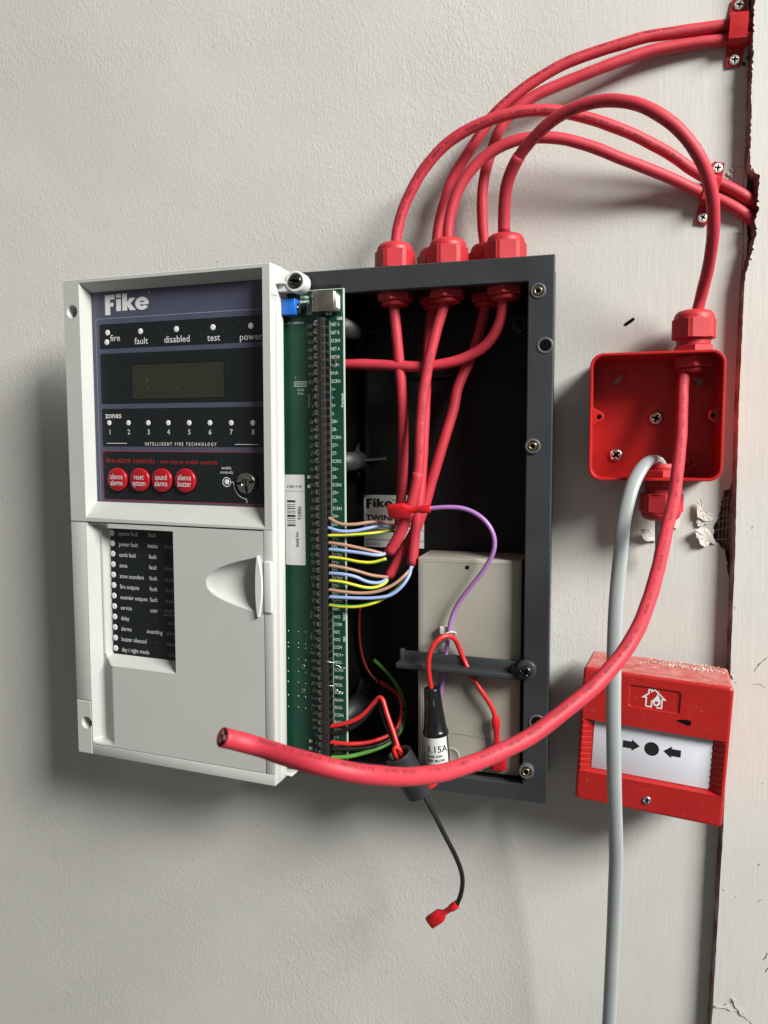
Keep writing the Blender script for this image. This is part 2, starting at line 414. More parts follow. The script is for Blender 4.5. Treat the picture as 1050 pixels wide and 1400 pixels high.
def edge_pts(px, Y, jit=0.35, step=3.0):
    P = [at(a, b, Y) for a, b in px]; out = []; J = jit
    for i in range(len(P)-1):
        rough = px[i][1] < 380 or (Y == 0 and 660 < px[i][1] < 760); jit = J*((2.6 if px[i][1] > 600 else 1.3) if rough else 0.35); n = max(1, int((P[i+1]-P[i]).length/(1.6 if rough else 4.0)))
        for j in range(n):
            q = P[i].lerp(P[i+1], j/n); out.append((q.x+random.uniform(-jit, jit), q.z))
    out.append((P[-1].x, P[-1].z)); return out

# ------------------------------------------------------------------ setting: wall, gap, door frame
we = edge_pts([(1026, -150), (1023, 0), (1023, 120), (1021, 220), (1021, 240), (1022, 340), (1014, 400), (1009, 500), (1006, 580), (1003, 650), (998, 668),
               (988, 672), (986, 690), (982, 705), (976, 722), (974, 738), (983, 743), (990, 752), (997, 790), (995, 900), (992, 960), (987, 1080),
               (984, 1130), (979, 1230), (973, 1330), (969, 1420), (958, 1600)], 0, 0.3)
mb = MB(); zt, zb = we[0][1], we[-1][1]
mb.prism([(-1600, zt+900), (we[0][0], zt+900), *we, (we[-1][0]-6, zb-900), (-1600, zb-900)], 0, 5, 'wall')
wall = mb.build('wall', kind='structure')
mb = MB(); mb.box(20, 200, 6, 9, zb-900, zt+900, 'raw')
mb.build('plaster_backing', wall)
fe = edge_pts([(1036, -150), (1033, 0), (1031, 20), (1030, 60), (1028, 130), (1025, 225), (1027, 234), (1040, 239), (1036, 262), (1038, 285), (1033, 300), (1034, 318),
               (1029, 340), (1026, 352), (1018, 385), (1010, 560), (1005, 760), (998, 930), (989, 1130), (985, 1200), (975, 1370), (972, 1420), (962, 1600)], -10, 0.45)
mb = MB(); n = len(fe); ft, fb = fe[0][1], fe[-1][1]
mb.prism([(fe[0][0], ft+900), *fe, (fe[-1][0]-6, fb-900), (500, fb-900), (500, ft+900)], -10, 5.5, 'frame')
for i in range(len(mb.v)):                         # the edge runs back at a slant
    if mb.v[i].y > 0 and mb.v[i].x < 110: mb.v[i].x -= 2.6
for i, f in enumerate(mb.f):                       # the narrow left face shows the older maroon coat
    if len(f) == 4 and all((k % (n+4)) < n+2 for k in f): mb.m[i] = mb.mi('side')
frame = mb.build('door_frame', kind='structure')

def flake(px, Y, lift, mt='flake', parent=wall, name='torn_paint', seed=1):
    rnd = random.Random(seed); P0 = [at(a, b, Y) for a, b in px]; P = []
    for i_ in range(len(P0)):                          # ragged outline
        a_, b_ = P0[i_], P0[(i_+1) % len(P0)]
        P.append(a_)
        if lift > 1: P += [a_.lerp(b_, q_)+V((rnd.uniform(-.6, .6), 0, rnd.uniform(-.6, .6))) for q_ in (0.35, 0.68)]
    xs_ = [q_.x for q_ in P]; x0_, x1_ = min(xs_), max(xs_); c = sum(P, V())/len(P)
    vs = []; fs = []; n = len(P)
    for k, t in enumerate((1.0, 0.66, 0.33)):
        for p in P:
            q = c.lerp(p, t); f_ = (x1_-q.x)/max(x1_-x0_, 1e-3); q = q+V((rnd.uniform(-.25, .25), -lift*(f_**1.5)*(0.85+0.3*rnd.random())-0.35-0.5*rnd.random()*min(1, lift/3), rnd.uniform(-.25, .25))); vs.append(q)
    vs.append(c+V((0, -lift*0.35-0.4, 0)))
    for k in (0, 1):
        for i in range(n): j = (i+1) % n; fs.append([k*n+i, k*n+j, (k+1)*n+j, (k+1)*n+i])
    for i in range(n): fs.append([2*n+i, 2*n+(i+1) % n, 3*n])
    b_ = MB(); b_.add(vs, fs, mt); b_.add([q+V((0, 0.45, 0)) for q in vs], [list(reversed(f)) for f in fs], mt)
    return b_.build(name, parent)
flake([(952, 686), (957, 683), (961, 694), (966, 700), (975, 702), (977, 706), (973, 712), (962, 712), (953, 707)], -0.5, 3.2, seed=3)
flake([(955, 708), (970, 706), (976, 708), (968, 716), (957, 720), (951, 714)], -0.4, 1.5, seed=8)
flake([(950, 724), (960, 720), (966, 722), (974, 731), (979, 744), (970, 741), (964, 747), (959, 745), (951, 734)], -0.5, 5, seed=5)
flake([(876, 722), (890, 724), (902, 722), (903, 733), (896, 741), (885, 739), (878, 733)], -0.5, 5, seed=11)
flake([(924, 708), (930, 704), (932, 712), (927, 722), (922, 722)], -0.5, 2, seed=12)
mb = MB(); rnd = random.Random(4)
for k in range(7):
    y = 671+k*10.5+rnd.uniform(-2, 2)
    mb.tube(path([(978-rnd.uniform(0, 8) if k > 2 else 986, y+3, 1.0), (992, y+rnd.uniform(-1, 1), -0.5), (1002, y-2, 1.0)], 2), 0.28, 'scrim', 5)
for k in range(4):
    x = 983+k*5.0
    mb.tube(path([(x+3, 672, 1.2), (x+1, 700, 0), (x-1, 742, 1.2)], 3), 0.26, 'scrim', 5)
mb.build('plaster_scrim', wall)
mb = MB(); p = at(862, 440, 0)
mb.prism([(p.x-0.7+a*0.8-b*0.55, p.z+a*0.55+b*0.8) for a, b in rrect(-4.2, 4.2, -1.2, 1.2, 1.1)], -0.35, 0.5, 'dark')
mb.build('wall_slot', wall)
def crack(pts, Y, r, name, parent, mt='crackline'):
    b_ = MB(); b_.tube(path([(a, b, Y) for a, b in pts], 1.0), lambda t: r*0.75*(0.25+math.sin(math.pi*t)**0.6)*(0.7+0.3*math.sin(17*t)), mt, 6); return b_.build(name, parent)
crack([(1031, 918), (1038, 908), (1050, 898)], -10.0, 0.5, 'paint_crack', frame)
crack([(1028, 936), (1038, 935), (1047, 941)], -10.0, 0.3, 'paint_crack', frame)
crack([(1003, 1376), (1012, 1384), (1026, 1398), (1030, 1408)], -10.0, 0.45, 'paint_crack', frame)
crack([(1042, 1313), (1047, 1309), (1049, 1302)], -10.0, 0.6, 'paint_crack', frame)
crack([(1046, 1330), (1049, 1324), (1056, 1322)], -10.0, 0.6, 'paint_crack', frame)
crack([(1033, 1234), (1043, 1229)], -10.0, 0.3, 'paint_crack', frame)
crack([(1019, 205), (1017, 240), (1016, 300), (1016, 345), (1012, 395)], 0.0, 0.45, 'paint_crack', wall, 'side')
crack([(1001, 320), (1010, 319), (1017, 322)], 0.0, 0.35, 'paint_crack', wall, 'side')
crack([(1009, 229), (1016, 230), (1022, 228)], 0.0, 0.45, 'paint_crack', wall, 'side')
flake([(976, 1374), (990, 1373), (1003, 1370), (1012, 1380), (1004, 1382), (990, 1377)], -10.0, 1.4, parent=frame, name='paint_chip', seed=21)
flake([(1001, 1362), (1008, 1370), (1018, 1384), (1024, 1396), (1014, 1388), (1005, 1376)], -10.0, 1.2, parent=frame, name='paint_chip', seed=22)
for i, (x, y) in enumerate([(1031, 12), (1031, 40), (1029, 92), (1027, 225), (1031, 232), (1036, 280), (1035, 310), (1030, 338), (1027, 352), (1002, 925)]):
    flake([(x-1, y-2.5), (x+1, y-3), (x+3, y-1), (x+2.5, y+2), (x+1, y+3), (x-1, y+1)], -10.0, 0.6, parent=frame, name='paint_chip', seed=30+i)
for i, (x, y) in enumerate([(1022, 80), (1017, 88), (1002, 233), (997, 238), (1001, 241), (1014, 345)]):
    flake([(x-3, y-2), (x+1, y-3), (x+3, y-1), (x+1, y+3), (x-2, y+2)], 0, 1.0, mt='raw' if i < 2 else 'flake', name='torn_paint', seed=50+i)

# ------------------------------------------------------------------ the fire alarm panel
panel = thing('fire_alarm_panel', (-200, 0, -260), 'opened fire alarm control panel, dark slate box with pale grey cover swung to its left', 'fire alarm panel')
BX0, BX1, BZ0, BZ1, BF = -243.0, -39.8, -260.0, 128.0, -58.0
mb = MB()
mb.ring([(BX0, BZ0), (BX1, BZ0), (BX1, BZ1), (BX0, BZ1)], [(-232, -247.0), (-57.6, -247.0), (-57.6, 110.8), (-232, 110.8)], BF, -52, 'slate', 0.7)
mb.ring([(BX0+.6, BZ0+.6), (BX1-3.2, BZ0+.6), (BX1-3.2, BZ1-.6), (BX0+.6, BZ1-.6)], [(-240, -256), (-46, -256), (-46, 124.5), (-240, 124.5)], -52, -1.0, 'slate')
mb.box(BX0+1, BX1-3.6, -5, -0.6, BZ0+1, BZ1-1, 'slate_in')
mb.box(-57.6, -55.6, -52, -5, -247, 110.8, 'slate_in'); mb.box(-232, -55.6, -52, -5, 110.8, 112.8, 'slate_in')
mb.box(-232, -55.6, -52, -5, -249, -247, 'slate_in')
mb.build('back_box', panel)
# raised rails and bosses moulded into the back
mb = MB()
mb.box(-190, -188, -14, -5, -40, 70, 'slate_in'); mb.build('moulded_rail', panel); mb = MB(); mb.box(-150, -60, -8, -5, 52, 54, 'slate_in'); mb.build('moulded_rail', panel); mb = MB(); mb.box(-190, -60, -9, -5, -120, -118, 'slate_in'); mb.build('moulded_rail', panel)
for z in (87.5, -13.5, -212):
    mb = MB()
    mb.lathe([(8.0, 0), (7.2, 50)], (-196, -5, z), (0, -1, 0), 'rubber', 24)
    for a_ in (5, 95, 185, 265):
        ca, sa = math.cos(math.radians(a_)), math.sin(math.radians(a_)); L1 = 15.0 if a_ < 90 else 10.0
        f_ = lambda r_, y_, w_: (-196+ca*r_-sa*w_, y_, z+sa*r_+ca*w_)
        mb.add([f_(6, -5, -1), f_(6, -24, -1), f_(6+L1*0.35, -15, -1), f_(6+L1, -5, -1), f_(6, -5, 1), f_(6, -24, 1), f_(6+L1*0.35, -15, 1), f_(6+L1, -5, 1)], [[0, 1, 2, 3], [7, 6, 5, 4], [1, 5, 6, 2], [2, 6, 7, 3], [0, 3, 7, 4]], 'rubber')
    mb.build('board_post', panel)
# fixing bosses on the right rim
def boss(px, py, r, ln, brass=True):
    p = at(px, py, BF-ln); b_ = MB()
    b_.lathe([(r, 0), (r, ln-0.5), (r-0.5, ln), (r-1.6, ln), (r-1.9, ln-0.4), (r-1.9, ln-4)], (p.x, BF+0.5, p.z), (0, -1, 0), 'bossgrey', 28, caps=False)
    b_.disc(p.x, p.z, r-1.75, min(BF-0.15, BF-ln+2.0), 'dark', 24)
    o = b_.build('fixing_boss', panel)
    if brass:
        b_ = MB(); b_.lathe([(2.9, -2.5), (2.9, 0.1), (2.7, 0.3), (1.9, 0.3), (1.7, 0), (1.7, -3)], (p.x, BF-ln+0.2, p.z), (0, -1, 0), 'gold', 24, caps=False)
        b_.lathe([(2.95, -2.6), (2.95, -2.2), (1.5, -2.2)], (p.x, BF-ln+0.2, p.z), (0, -1, 0), 'dark', 24, caps=False)
        b_.build('brass_insert', o)
boss(735.5, 397, 5.4, 1.2); boss(728, 610, 5.4, 2.2); boss(719, 1056, 5.4, 5.0)
boss(745, 472, 5.8, 1.0, False); boss(734, 989, 6.2, 1.0, False)

# small screw builder: pan head with a cross recess (made once, copied after)
def screw_mesh(name, mt, r, h, recess='dark', cross=True):
    b_ = MB(); b_.lathe([(r, 0), (r, h*0.35), (r*0.86, h*0.75), (r*0.55, h), (0.001, h*1.08)], (0, 0, 0), (0, -1, 0), mt, 28)
    o = b_.build(name)
    if cross:
        cut = [MB().box(-r*0.62, r*0.62, -h*2, -h*0.42, -r*0.13, r*0.13, recess), MB().box(-r*0.13, r*0.13, -h*2, -h*0.42, -r*0.62, r*0.62, recess),
               MB().lathe([(r*0.28, 0), (r*0.28, h)], (0, -h*0.3, 0), (0, -1, 0), recess, 12)]
    else: cut = [MB().box(-r*1.2, r*1.2, -h*2, -h*0.45, -r*0.14, r*0.14, recess)]
    carve(o, cut)
    o.data.materials.clear(); o.data.materials.append(M[mt]); o.data.materials.append(M[recess])
    for pl in o.data.polygons:
        c = pl.center/S
        pl.material_index = 0
        if c.y > -h*1.0 and math.hypot(c.x, c.z) < r*0.66 and (abs(pl.normal.y) < 0.2 or abs(c.y+h*0.42) < 0.02*h+0.02 or abs(c.y+h*0.3) < 0.03): pl.material_index = 1
    return o
scr_black = screw_mesh('screw', 'blackpl', 5.0, 2.6)
scr_steel = screw_mesh('screw', 'whitescrew', 4.0, 1.6)
scr_term = screw_mesh('terminal_screw', 'screwgrey', 2.25, 1.0, cross=False)
RY = lambda deg: Matrix.Rotation(math.radians(deg), 4, 'Y')
p = at(710, 445, -6); b_ = MB(); b_.lathe([(5.2, 0), (5.2, 3), (4.2, 3.2), (4.0, 2)], (p.x, -5, p.z), (0, -1, 0), 'bossgrey', 24); ob = b_.build('screw_boss', panel)
put(scr_black, ob, (p.x, -7.6, p.z), RY(20)).scale = (0.8, 0.8, 0.8)

# --- cable glands
def gland_rf(lo, hi):
    def rf(r, t, th):
        if not (lo <= t <= hi): return r
        a = (th+math.radians(15)) % (math.pi/3)-math.pi/6; hr = 13.55/math.cos(a)
        q = min(hr, 14.7)
        if hr > 14.7: q += 0.28*(1 if int(th*48/math.pi) % 2 else -0.1)
        return q
    return rf
def gland(c, ax, parent, neck=True, up=1):
    c = V(c); ax = V(ax); b_ = MB(); t0 = 9.5 if neck else 0.5
    if neck:
        b_.lathe([(13.5, 0), (13.8, 0.3), (13.8, 4.6), (13.2, 5.0)], c, ax, 'gland', 6, smooth=False)
        prof = []
        for k in range(4): prof += [(10.9, 5+k*1.2), (11.6, 5.5+k*1.2), (10.9, 6.1+k*1.2)]
        b_.lathe(prof, c, ax, 'gland', 40)
    b_.lathe([(11, t0), (13.9, t0), (14.3, t0+0.4), (14.5, t0+0.5), (14.5, t0+12.8), (13.6, t0+13.4), (13.5, t0+13.5), (13.3, t0+15.2), (12.4, t0+17.2), (10.8, t0+18.7), (8.4, t0+19.5), (5.4, t0+19.6), (4.4, t0+18.8), (4.3, t0+14)],
             c, ax, 'gland', 96, rf=gland_rf(t0+0.5, t0+12.8), caps=False)
    o = b_.build('cable_gland', parent)
    for f in o.data.polygons:
        if abs(f.normal.dot(ax)) < 0.2 and f.area < 20e-6: f.use_smooth = False
    return o
def locknut(c, ax, parent, t=3.5):
    b_ = MB(); c = V(c); ax = V(ax)
    b_.lathe([(9.6, -4), (10.6, -3.4), (9.8, -2.8), (10.6, -2.2), (9.8, -1.6), (9.8, 0)], c, -ax, 'gland', 32)
    b_.lathe([(12.6, 0), (13.4, 0.8), (13.4, 7.2), (12.6, 8)], c, -ax, 'gland', 6, smooth=False)
    b_.lathe([(10.2, 8), (9.8, 11.0), (8.6, 11.4), (5, 11.4)], c, -ax, 'gland', 32)
    return b_.build('locknut', parent)
G = [(540, -40), (612, -40), (691, -40), (597, -17), (668, -17)]
for px, Y in G:
    p = at(px, 345, Y); g = gland((p.x, Y, BZ1), (0, 0, 1), panel, neck=False)
    if Y < -30: locknut((p.x, Y, 113.6), (0, 0, 1), g)
    else: locknut((p.x, Y, 113.6), (0, 0, 1), g)

# --- identification sticker on the back
mb = MB(); mb.prism(rrect(-194, -143.5, -84, -41.3, 0.6), -5.6, -5.1, 'sticker2'); stk = mb.build('rating_sticker', panel)
def fike(b_, x, z, h, d, mt, T=None, wx=1.27):               # the maker's word-mark: bold letters, the F with a dropped foot
    k = h
    F = [(0, -0.2), (0.30, -0.2), (0.30, 0.30), (0.5, 0.30), (0.5, 0.52), (0.30, 0.52), (0.30, 0.72), (0.58, 0.72), (0.58, 1.0), (0, 1.0)]
    for q in ([F[0], F[1], F[2], (0, 0.30)], [(0, 0.30), F[2], F[3], F[4], F[5], (0, 0.52)], [(0, 0.52), F[5], F[6], (0, 0.72)], [(0, 0.72), F[6], F[7], F[8], F[9]]):
        b_.flat([(x+a*k*wx, z+b*k) for a, b in q], d, mt, T)
    b_.flat([(x+a*k*wx, z+b*k) for a, b in ((0.66, 0), (0.94, 0), (0.94, 0.72), (0.66, 0.72))], d, mt, T)
    b_.flat([(x+a*k*wx, z+b*k) for a, b in ((0.66, 0.80), (0.94, 0.80), (0.94, 1.02), (0.66, 1.02))], d, mt, T)
    b_.flat([(x+a*k*wx, z+b*k) for a, b in ((1.02, 0), (1.30, 0), (1.30, 1.02), (1.02, 1.02))], d, mt, T)
    b_.flat([(x+a*k*wx, z+b*k) for a, b in ((1.30, 0.28), (1.47, 0), (1.80, 0), (1.50, 0.40), (1.30, 0.42))], d, mt, T)
    b_.flat([(x+a*k*wx, z+b*k) for a, b in ((1.30, 0.42), (1.50, 0.40), (1.78, 0.73), (1.46, 0.73), (1.30, 0.52))], d, mt, T)
    # e : thick open ring with a bar
    cx, cz = 2.16, 0.365; n = 26; o_ = []; i_ = []
    for q in range(n+1):
        a = math.radians(8+q*(322/n)); o_.append((cx+0.39*math.cos(a), cz+0.385*math.sin(a))); i_.append((cx+0.14*math.cos(a), cz+0.165*math.sin(a)))
    for q in range(n): b_.flat([(x+a*k*wx, z+b*k) for a, b in (o_[q], o_[q+1], i_[q+1], i_[q])], d, mt, T)
    b_.flat([(x+a*k*wx, z+b*k) for a, b in ((cx-0.15, 0.30), (cx+0.385, 0.30), (cx+0.385, 0.43), (cx-0.15, 0.43))], d-0.02, mt, T)
mb = MB(); d = -5.72
fike(mb, -192.0, -51.2, 6.9, d, 'ink'); mb.disc(-168.6, -45.2, 0.7, d, 'ink', 8)
mb.text('TWINFLEX', -192.3, -59.6, 4.4, d, 'ink', bold=0.035, sx=1.3); mb.text('FIRE DETECTION AND ALARM', -192.3, -66.0, 2.7, d, 'ink', sx=0.95)
mb.flat([(-194, -69.8), (-143.5, -69.8), (-143.5, -69.4), (-194, -69.4)], d, 'ink'); mb.flat([(-194, -78.2), (-143.5, -78.2), (-143.5, -77.8), (-194, -77.8)], d, 'ink')
mb.text('26-1051-5', -192, -81.6, 2.1, d, 'ink'); mb.build('lettering', stk)

# --- circuit board
PY = -60.0
mb = MB(); mb.box(-247, -191.6, PY, PY+1.4, -243.5, 113.6, 'pcb'); mb.box(-191.6, -190.7, PY-.02, PY+1.42, -243.5, 113.6, 'pcbedge'); mb.box(-247, -190.7, PY-.02, PY+1.42, 113.6, 114.0, 'pcbedge')
board = mb.build('circuit_board', panel)
mb = MB(); mb.box(-226, -193, -59.5, -50, 112, 117.2, 'blackmat'); mb.build('board_bracket', panel)
NT = 56; za, ze = 88.9, -237.2
zs = [za+(ze-za)*i/(NT-1) for i in range(NT)]
mb = MB()
prof = [(-213.2, PY), (-213.2, -65.0), (-207.7, -65.4), (-207.4, -71.5), (-204.9, -71.5), (-204.6, -69.5), (-202.6, -68.5), (-202.3, PY)]
zlo, zhi = ze-3.1, za+3.1
n = len(prof); mb.add([(a, b, zhi) for a, b in prof]+[(a, b, zlo) for a, b in prof], [list(range(n)), list(range(2*n-1, n-1, -1))]+[[i, n+i, n+(i+1) % n, (i+1) % n] for i in range(n)], 'blackmat')
for i, z in enumerate(zs):
    mb.box(-204.5, -203.0, -69.7, -68.9, z-2.0, z+2.0, 'termgrey')
    mb.box(-204.4, -202.0, -68.0, -62.5, z-1.7, z+1.7, 'dark')
mb.box(-207.4, -207.0, -71.7, -71.4, zlo, zhi, 'termgrey'); mb.box(-205.3, -204.9, -71.7, -71.4, zlo, zhi, 'termgrey')
tb = mb.build('terminal_block', board)
nrm = V((-4.0, -5.2, 0)).normalized(); tilt = V((0, -1, 0)).rotation_difference(nrm).to_matrix().to_4x4()
for i, z in enumerate(zs):
    put(scr_term, board, (-210.4, -65.3, z), RY(random.uniform(-75, 75)))
# board print
right_l = ['NET A', 'NET B', 'SCRN', 'NET A', 'NET B', 'M I/P+', 'M I/P-', 'SCRN', '1+', '1-', '2+', '2-']
for zn in range(8, 0, -1): right_l += ['Z%d+' % zn, 'Z%d-' % zn, 'SCRN']
right_l += ['N/C', 'N/O', 'COM', 'N/C', 'N/O', 'COM', 'MO1+', 'MO1-', 'SCRN', 'MO2+', 'MO2-', 'SCRN', 'AUX+', 'AUX-', 'SCRN', 'BAT+', 'BAT-', '+V', '0V', 'Earth']
left_l = ['NET', 'NET', 'SCR', 'NET', 'NET', 'M I/P', 'M I/P', 'SCR', '1+', '1-', '2+', '2-']
for zn in range(8, 0, -1): left_l += ['Z%d+' % zn, 'Z%d-' % zn, 'SCR']
left_l += ['N/', 'N/', 'CO', 'N/', 'N/', 'CO', 'MO1+', 'MO1-', 'SCR', 'MO2+', 'MO2-', 'SCR', 'AUX', 'AUX', 'SCR', 'BAT', 'BAT', '+V', '0V', 'Eart']
mb = MB(); d = PY-0.06
for z, a, b in zip(zs, right_l, left_l):
    mb.text(a, -201.2, z-0.6, 2.6, d, 'silk', bold=0.0, sx=0.68 if len(a) > 4 else 0.80)
    mb.text(b, -214.3, z-0.8, 2.5, d, 'silkdim', align='r', sx=0.68 if len(b) > 3 else 0.85)
mb.line([(-201.8, zhi-1), (-201.8, zlo)], 0.28, d, 'silk')
mb.text('USB', -194.2, 92.4, 2.2, d, 'silk', align='c', bold=0.03, sx=0.8)
for (i, t) in ((10.0, 'Prog Inputs'), (37.5, 'FAULT'), (40.5, 'FIRE')):
    z = za+(ze-za)*(i-0.5)/(NT-1)
    mb.text(t, -192.8, z, 1.9, d, 'silk', align='c', rot=math.pi/2, bold=0.02, sx=0.85); mb.text(t, -219.6, z, 1.9, d, 'silkdim', align='c', rot=math.pi/2, sx=0.85)
mb.text('Write', -222.0, 109.4, 2.3, d, 'silk', align='c', bold=0.03, sx=0.9); mb.text('Enable', -221.6, 106.3, 2.3, d, 'silk', align='c', bold=0.03, sx=0.9)
mb.text('USB', -213.5, 109.6, 2.3, d, 'silk', align='c', bold=0.03, sx=0.9); mb.text('Act', -214.0, 106.3, 2.3, d, 'silk', align='c', bold=0.03, sx=0.9)
mb.text('LCD Contrast', -238.6, 91.0, 2.1, d, 'silk', sx=0.95)
mb.line(rrect(-219.5, -216.6, 96.5, 104.5, 0.2, 1), 0.3, d, 'silk', closed=True)
for z in (98, 100.5, 103): mb.line([(-218+0.9*math.cos(q*.7854), z+0.9*math.sin(q*.7854)) for q in range(8)], 0.3, d, 'silkdim', closed=True)
mb.text('1', -230.5, 50.2, 2.0, d, 'silkdim'); mb.line(rrect(-231, -221, 43.6, 47, 0.2, 1), 0.3, d, 'silk', closed=True)
for q in range(4): mb.line([(-229.4+q*2.4+0.9*math.cos(k*.7854), 45.3+0.9*math.sin(k*.7854)) for k in range(8)], 0.35, d, 'silkdim', closed=True)
mb.text('Serial', -226, 41.2, 2.1, d, 'silkdim', align='c', sx=0.9); mb.text('Port', -226, 38.4, 2.1, d, 'silkdim', align='c', sx=0.9)
mb.build('board_lettering', board)
mb = MB(); rnd = random.Random(2)
for y in (862, 878, 884, 900, 917, 932, 950, 966):
    for k, x in enumerate((394.3, 408, 418, 427)):
        p = at(x, y+k*1.2+rnd.uniform(-.6, .6), PY); mb.lathe([(0.75, 0), (0.55, 0.5), (0.2, 0.9), (0.001, 1.0)], (p.x, PY, p.z), (0.1, -1, 0.2), 'solder', 8)
for x, y in ((424, 652), (424, 665), (426, 1013), (426, 1023)):
    p = at(x, y, PY); mb.box(p.x-1.8, p.x+1.2, PY-0.8, PY, p.z-1.2, p.z+1.2, 'solder', 0.3)
mb.build('solder_joint', board, 'stuff')
mb = MB()
for x, y in ((415, 911), (415, 944)):
    p = at(x, y, PY); mb.lathe([(1.5, 0), (1.5, 0.12), (0.8, 0.12), (0.7, 0)], (p.x, PY, p.z), (0, -1, 0), 'gold', 16); mb.disc(p.x, p.z, 0.75, PY-0.14, 'dark', 12)
mb.build('plated_hole', board)
# usb socket, trimmer, jumper, serial sticker
mb = MB(); mb.box(-211.4, -194.6, -71.0, PY, 96.4, 110.6, 'usb', 0.35)
mb.line([(-207.9, 96.6), (-207.9, 110.4)], 0.25, -71.03, 'solder'); mb.box(-194.6, -193.4, -70.6, -60.4, 97.0, 110.0, 'solder', 0.3)
mb.box(-193.4, -193.2, -69.2, -61.6, 98.8, 108.2, 'white'); mb.box(-203.5, -201.5, -64, PY, 94.6, 96.3, 'solder', 0.2); mb.box(-200.7, -199.2, -64, PY, 94.6, 96.3, 'solder', 0.2)
mb.build('usb_socket', board)
p = at(394, 419, -70)
mb = MB(); mb.box(p.x-5.6, p.x+5.2, -70, PY, p.z-5.8, p.z+5.8, 'bluepl', 0.4); tr = mb.build('trimmer', board)
mb = MB(); mb.lathe([(1.9, 0.1), (1.6, 0.3), (1.2, 0.15)], (p.x-0.4, -69.95, p.z+0.3), (0, -1, 0), 'bluepl', 18, caps=False); mb.lathe([(1.3, 0.05), (0.5, 0.12), (0.01, 0.12)], (p.x-0.4, -69.9, p.z+0.3), (0, -1, 0), 'gold', 14)
mb.box(p.x-1.4, p.x+0.6, -70.15, -70.0, p.z+0.1, p.z+0.5, 'dark'); mb.build('trimmer_screw', board)
p = at(407, 421, -66); mb = MB(); mb.box(p.x-2.2, p.x+1.6, -66, PY, p.z-4.4, p.z+3.6, 'blackmat', 0.3); mb.box(p.x-0.5, p.x+0.7, -67.6, -66, p.z-0.5, p.z+1.0, 'solder', 0.2); mb.build('jumper', board)
mb = MB(); mb.prism(rrect(-239.9, -223.7, -92.6, -23.0, 1.2), PY-0.30, PY, 'sticker'); srl = mb.build('serial_sticker', board)
mb = MB(); d = PY-0.36
mb.line([(-239.4, -35.6), (-224.0, -35.6)], 0.25, d, 'ink'); mb.text('26-1128-3', -231.8, -32.2, 2.0, d, 'ink', align='c', rot=math.pi, bold=0.02, sx=1.1)
z = -42.6
for wd, gp in ((1.6, 1.6), (.5, .9), (.5, .9), (.8, 1.3), (.5, .9), (.5, 1.2), (1.7, .9), (.5, 1.1), (.6, 1.2), (.5, .9), (1.3, 1)):
    mb.flat([(-238.2, z-wd), (-231.4, z-wd), (-231.4, z), (-238.2, z)], d, 'ink'); z -= wd+gp
mb.text('92886', -228.2, -52.4, 3.2, d, 'ink', align='c', rot=math.pi/2, bold=0.01, sx=0.95); mb.text('Serial No', -230.4, -72.6, 2.3, d, 'ink', align='c', rot=math.pi/2, bold=0.03)
mb.build('lettering', srl)

# --- front cover: its own frame (a right, b up, d into the cover)
EX = V((0.99776043, -0.06688897, 0)); EY = V((0.06688897, 0.99776043, 0)); LO = V((-238, -85, 0)); CS = 0.0079
def lid(q): a, d, b = q; return LO+EX*(a+b*CS)+V((0, 0, b-a*CS))+EY*d
def lidpx(px, py, d):
    r = V((px-525, py-700, FPX)); R = V((r.dot(CX), r.dot(CY), r.dot(CZ))); C = V((0, -DIST, 0))
    t = (LO+EY*d-C).dot(EY)/R.dot(EY); p = C+R*t-LO; u, z = p.dot(EX), p.z
    return (u-CS*z, z+CS*u)
A0, A1, B0, B1 = -188.4, -0.8, -260.0, 130.2
mb = MB(T=lid)
# upper part with the sloped recess round the display
RO = [(-172.6, -60.0), (-7.4, -61.5), (-7.4, 127.2), (-172.6, 127.2)]; RI = [(-169.9, -47.6), (-8.4, -47.6), (-8.4, 121.2), (-169.9, 121.2)]; RD = 10.0
O_ = [(A0, -63.6), (A1, -63.6), (A1, B1), (A0, B1)]
def q4(P, d, Q, e, mt='lid'):
    for i in range(4):
        j = (i+1) % 4; mb.add([(P[i][0], d, P[i][1]), (P[j][0], d, P[j][1]), (Q[j][0], e, Q[j][1]), (Q[i][0], e, Q[i][1])], [[0, 1, 2, 3]], mt)
OI = inset(O_, 0.6); IO = [(-169.9, -62.0), (-3.0, -62.0), (-3.0, 127.0), (-169.9, 127.0)]
loops = [(OI, 0), (O_, 0.6), (O_, 19), (RI, 19), (RI, RD), (RO, 0)]
vs_ = [(a, d, b) for P_, d in loops for a, b in P_]
mb.add(vs_, [[k*4+i, k*4+(i+1) % 4, ((k+1) % 6)*4+(i+1) % 4, ((k+1) % 6)*4+i] for k in range(6) for i in range(4)], 'lid')
cover = mb.build('front_cover', panel)
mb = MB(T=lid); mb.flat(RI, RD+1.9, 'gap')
# right post, bottom bar, lower left corner block
mb.box(-8.6, A1, 0, 19, -251.4, -63.6, 'lid', 0.4); mb.box(A0+15.2, A1, 0, 19, B0, -251.2, 'lid', 0.5)
mb.box(A0+1, -9, 16, 19, B0+1, -63, 'gap')
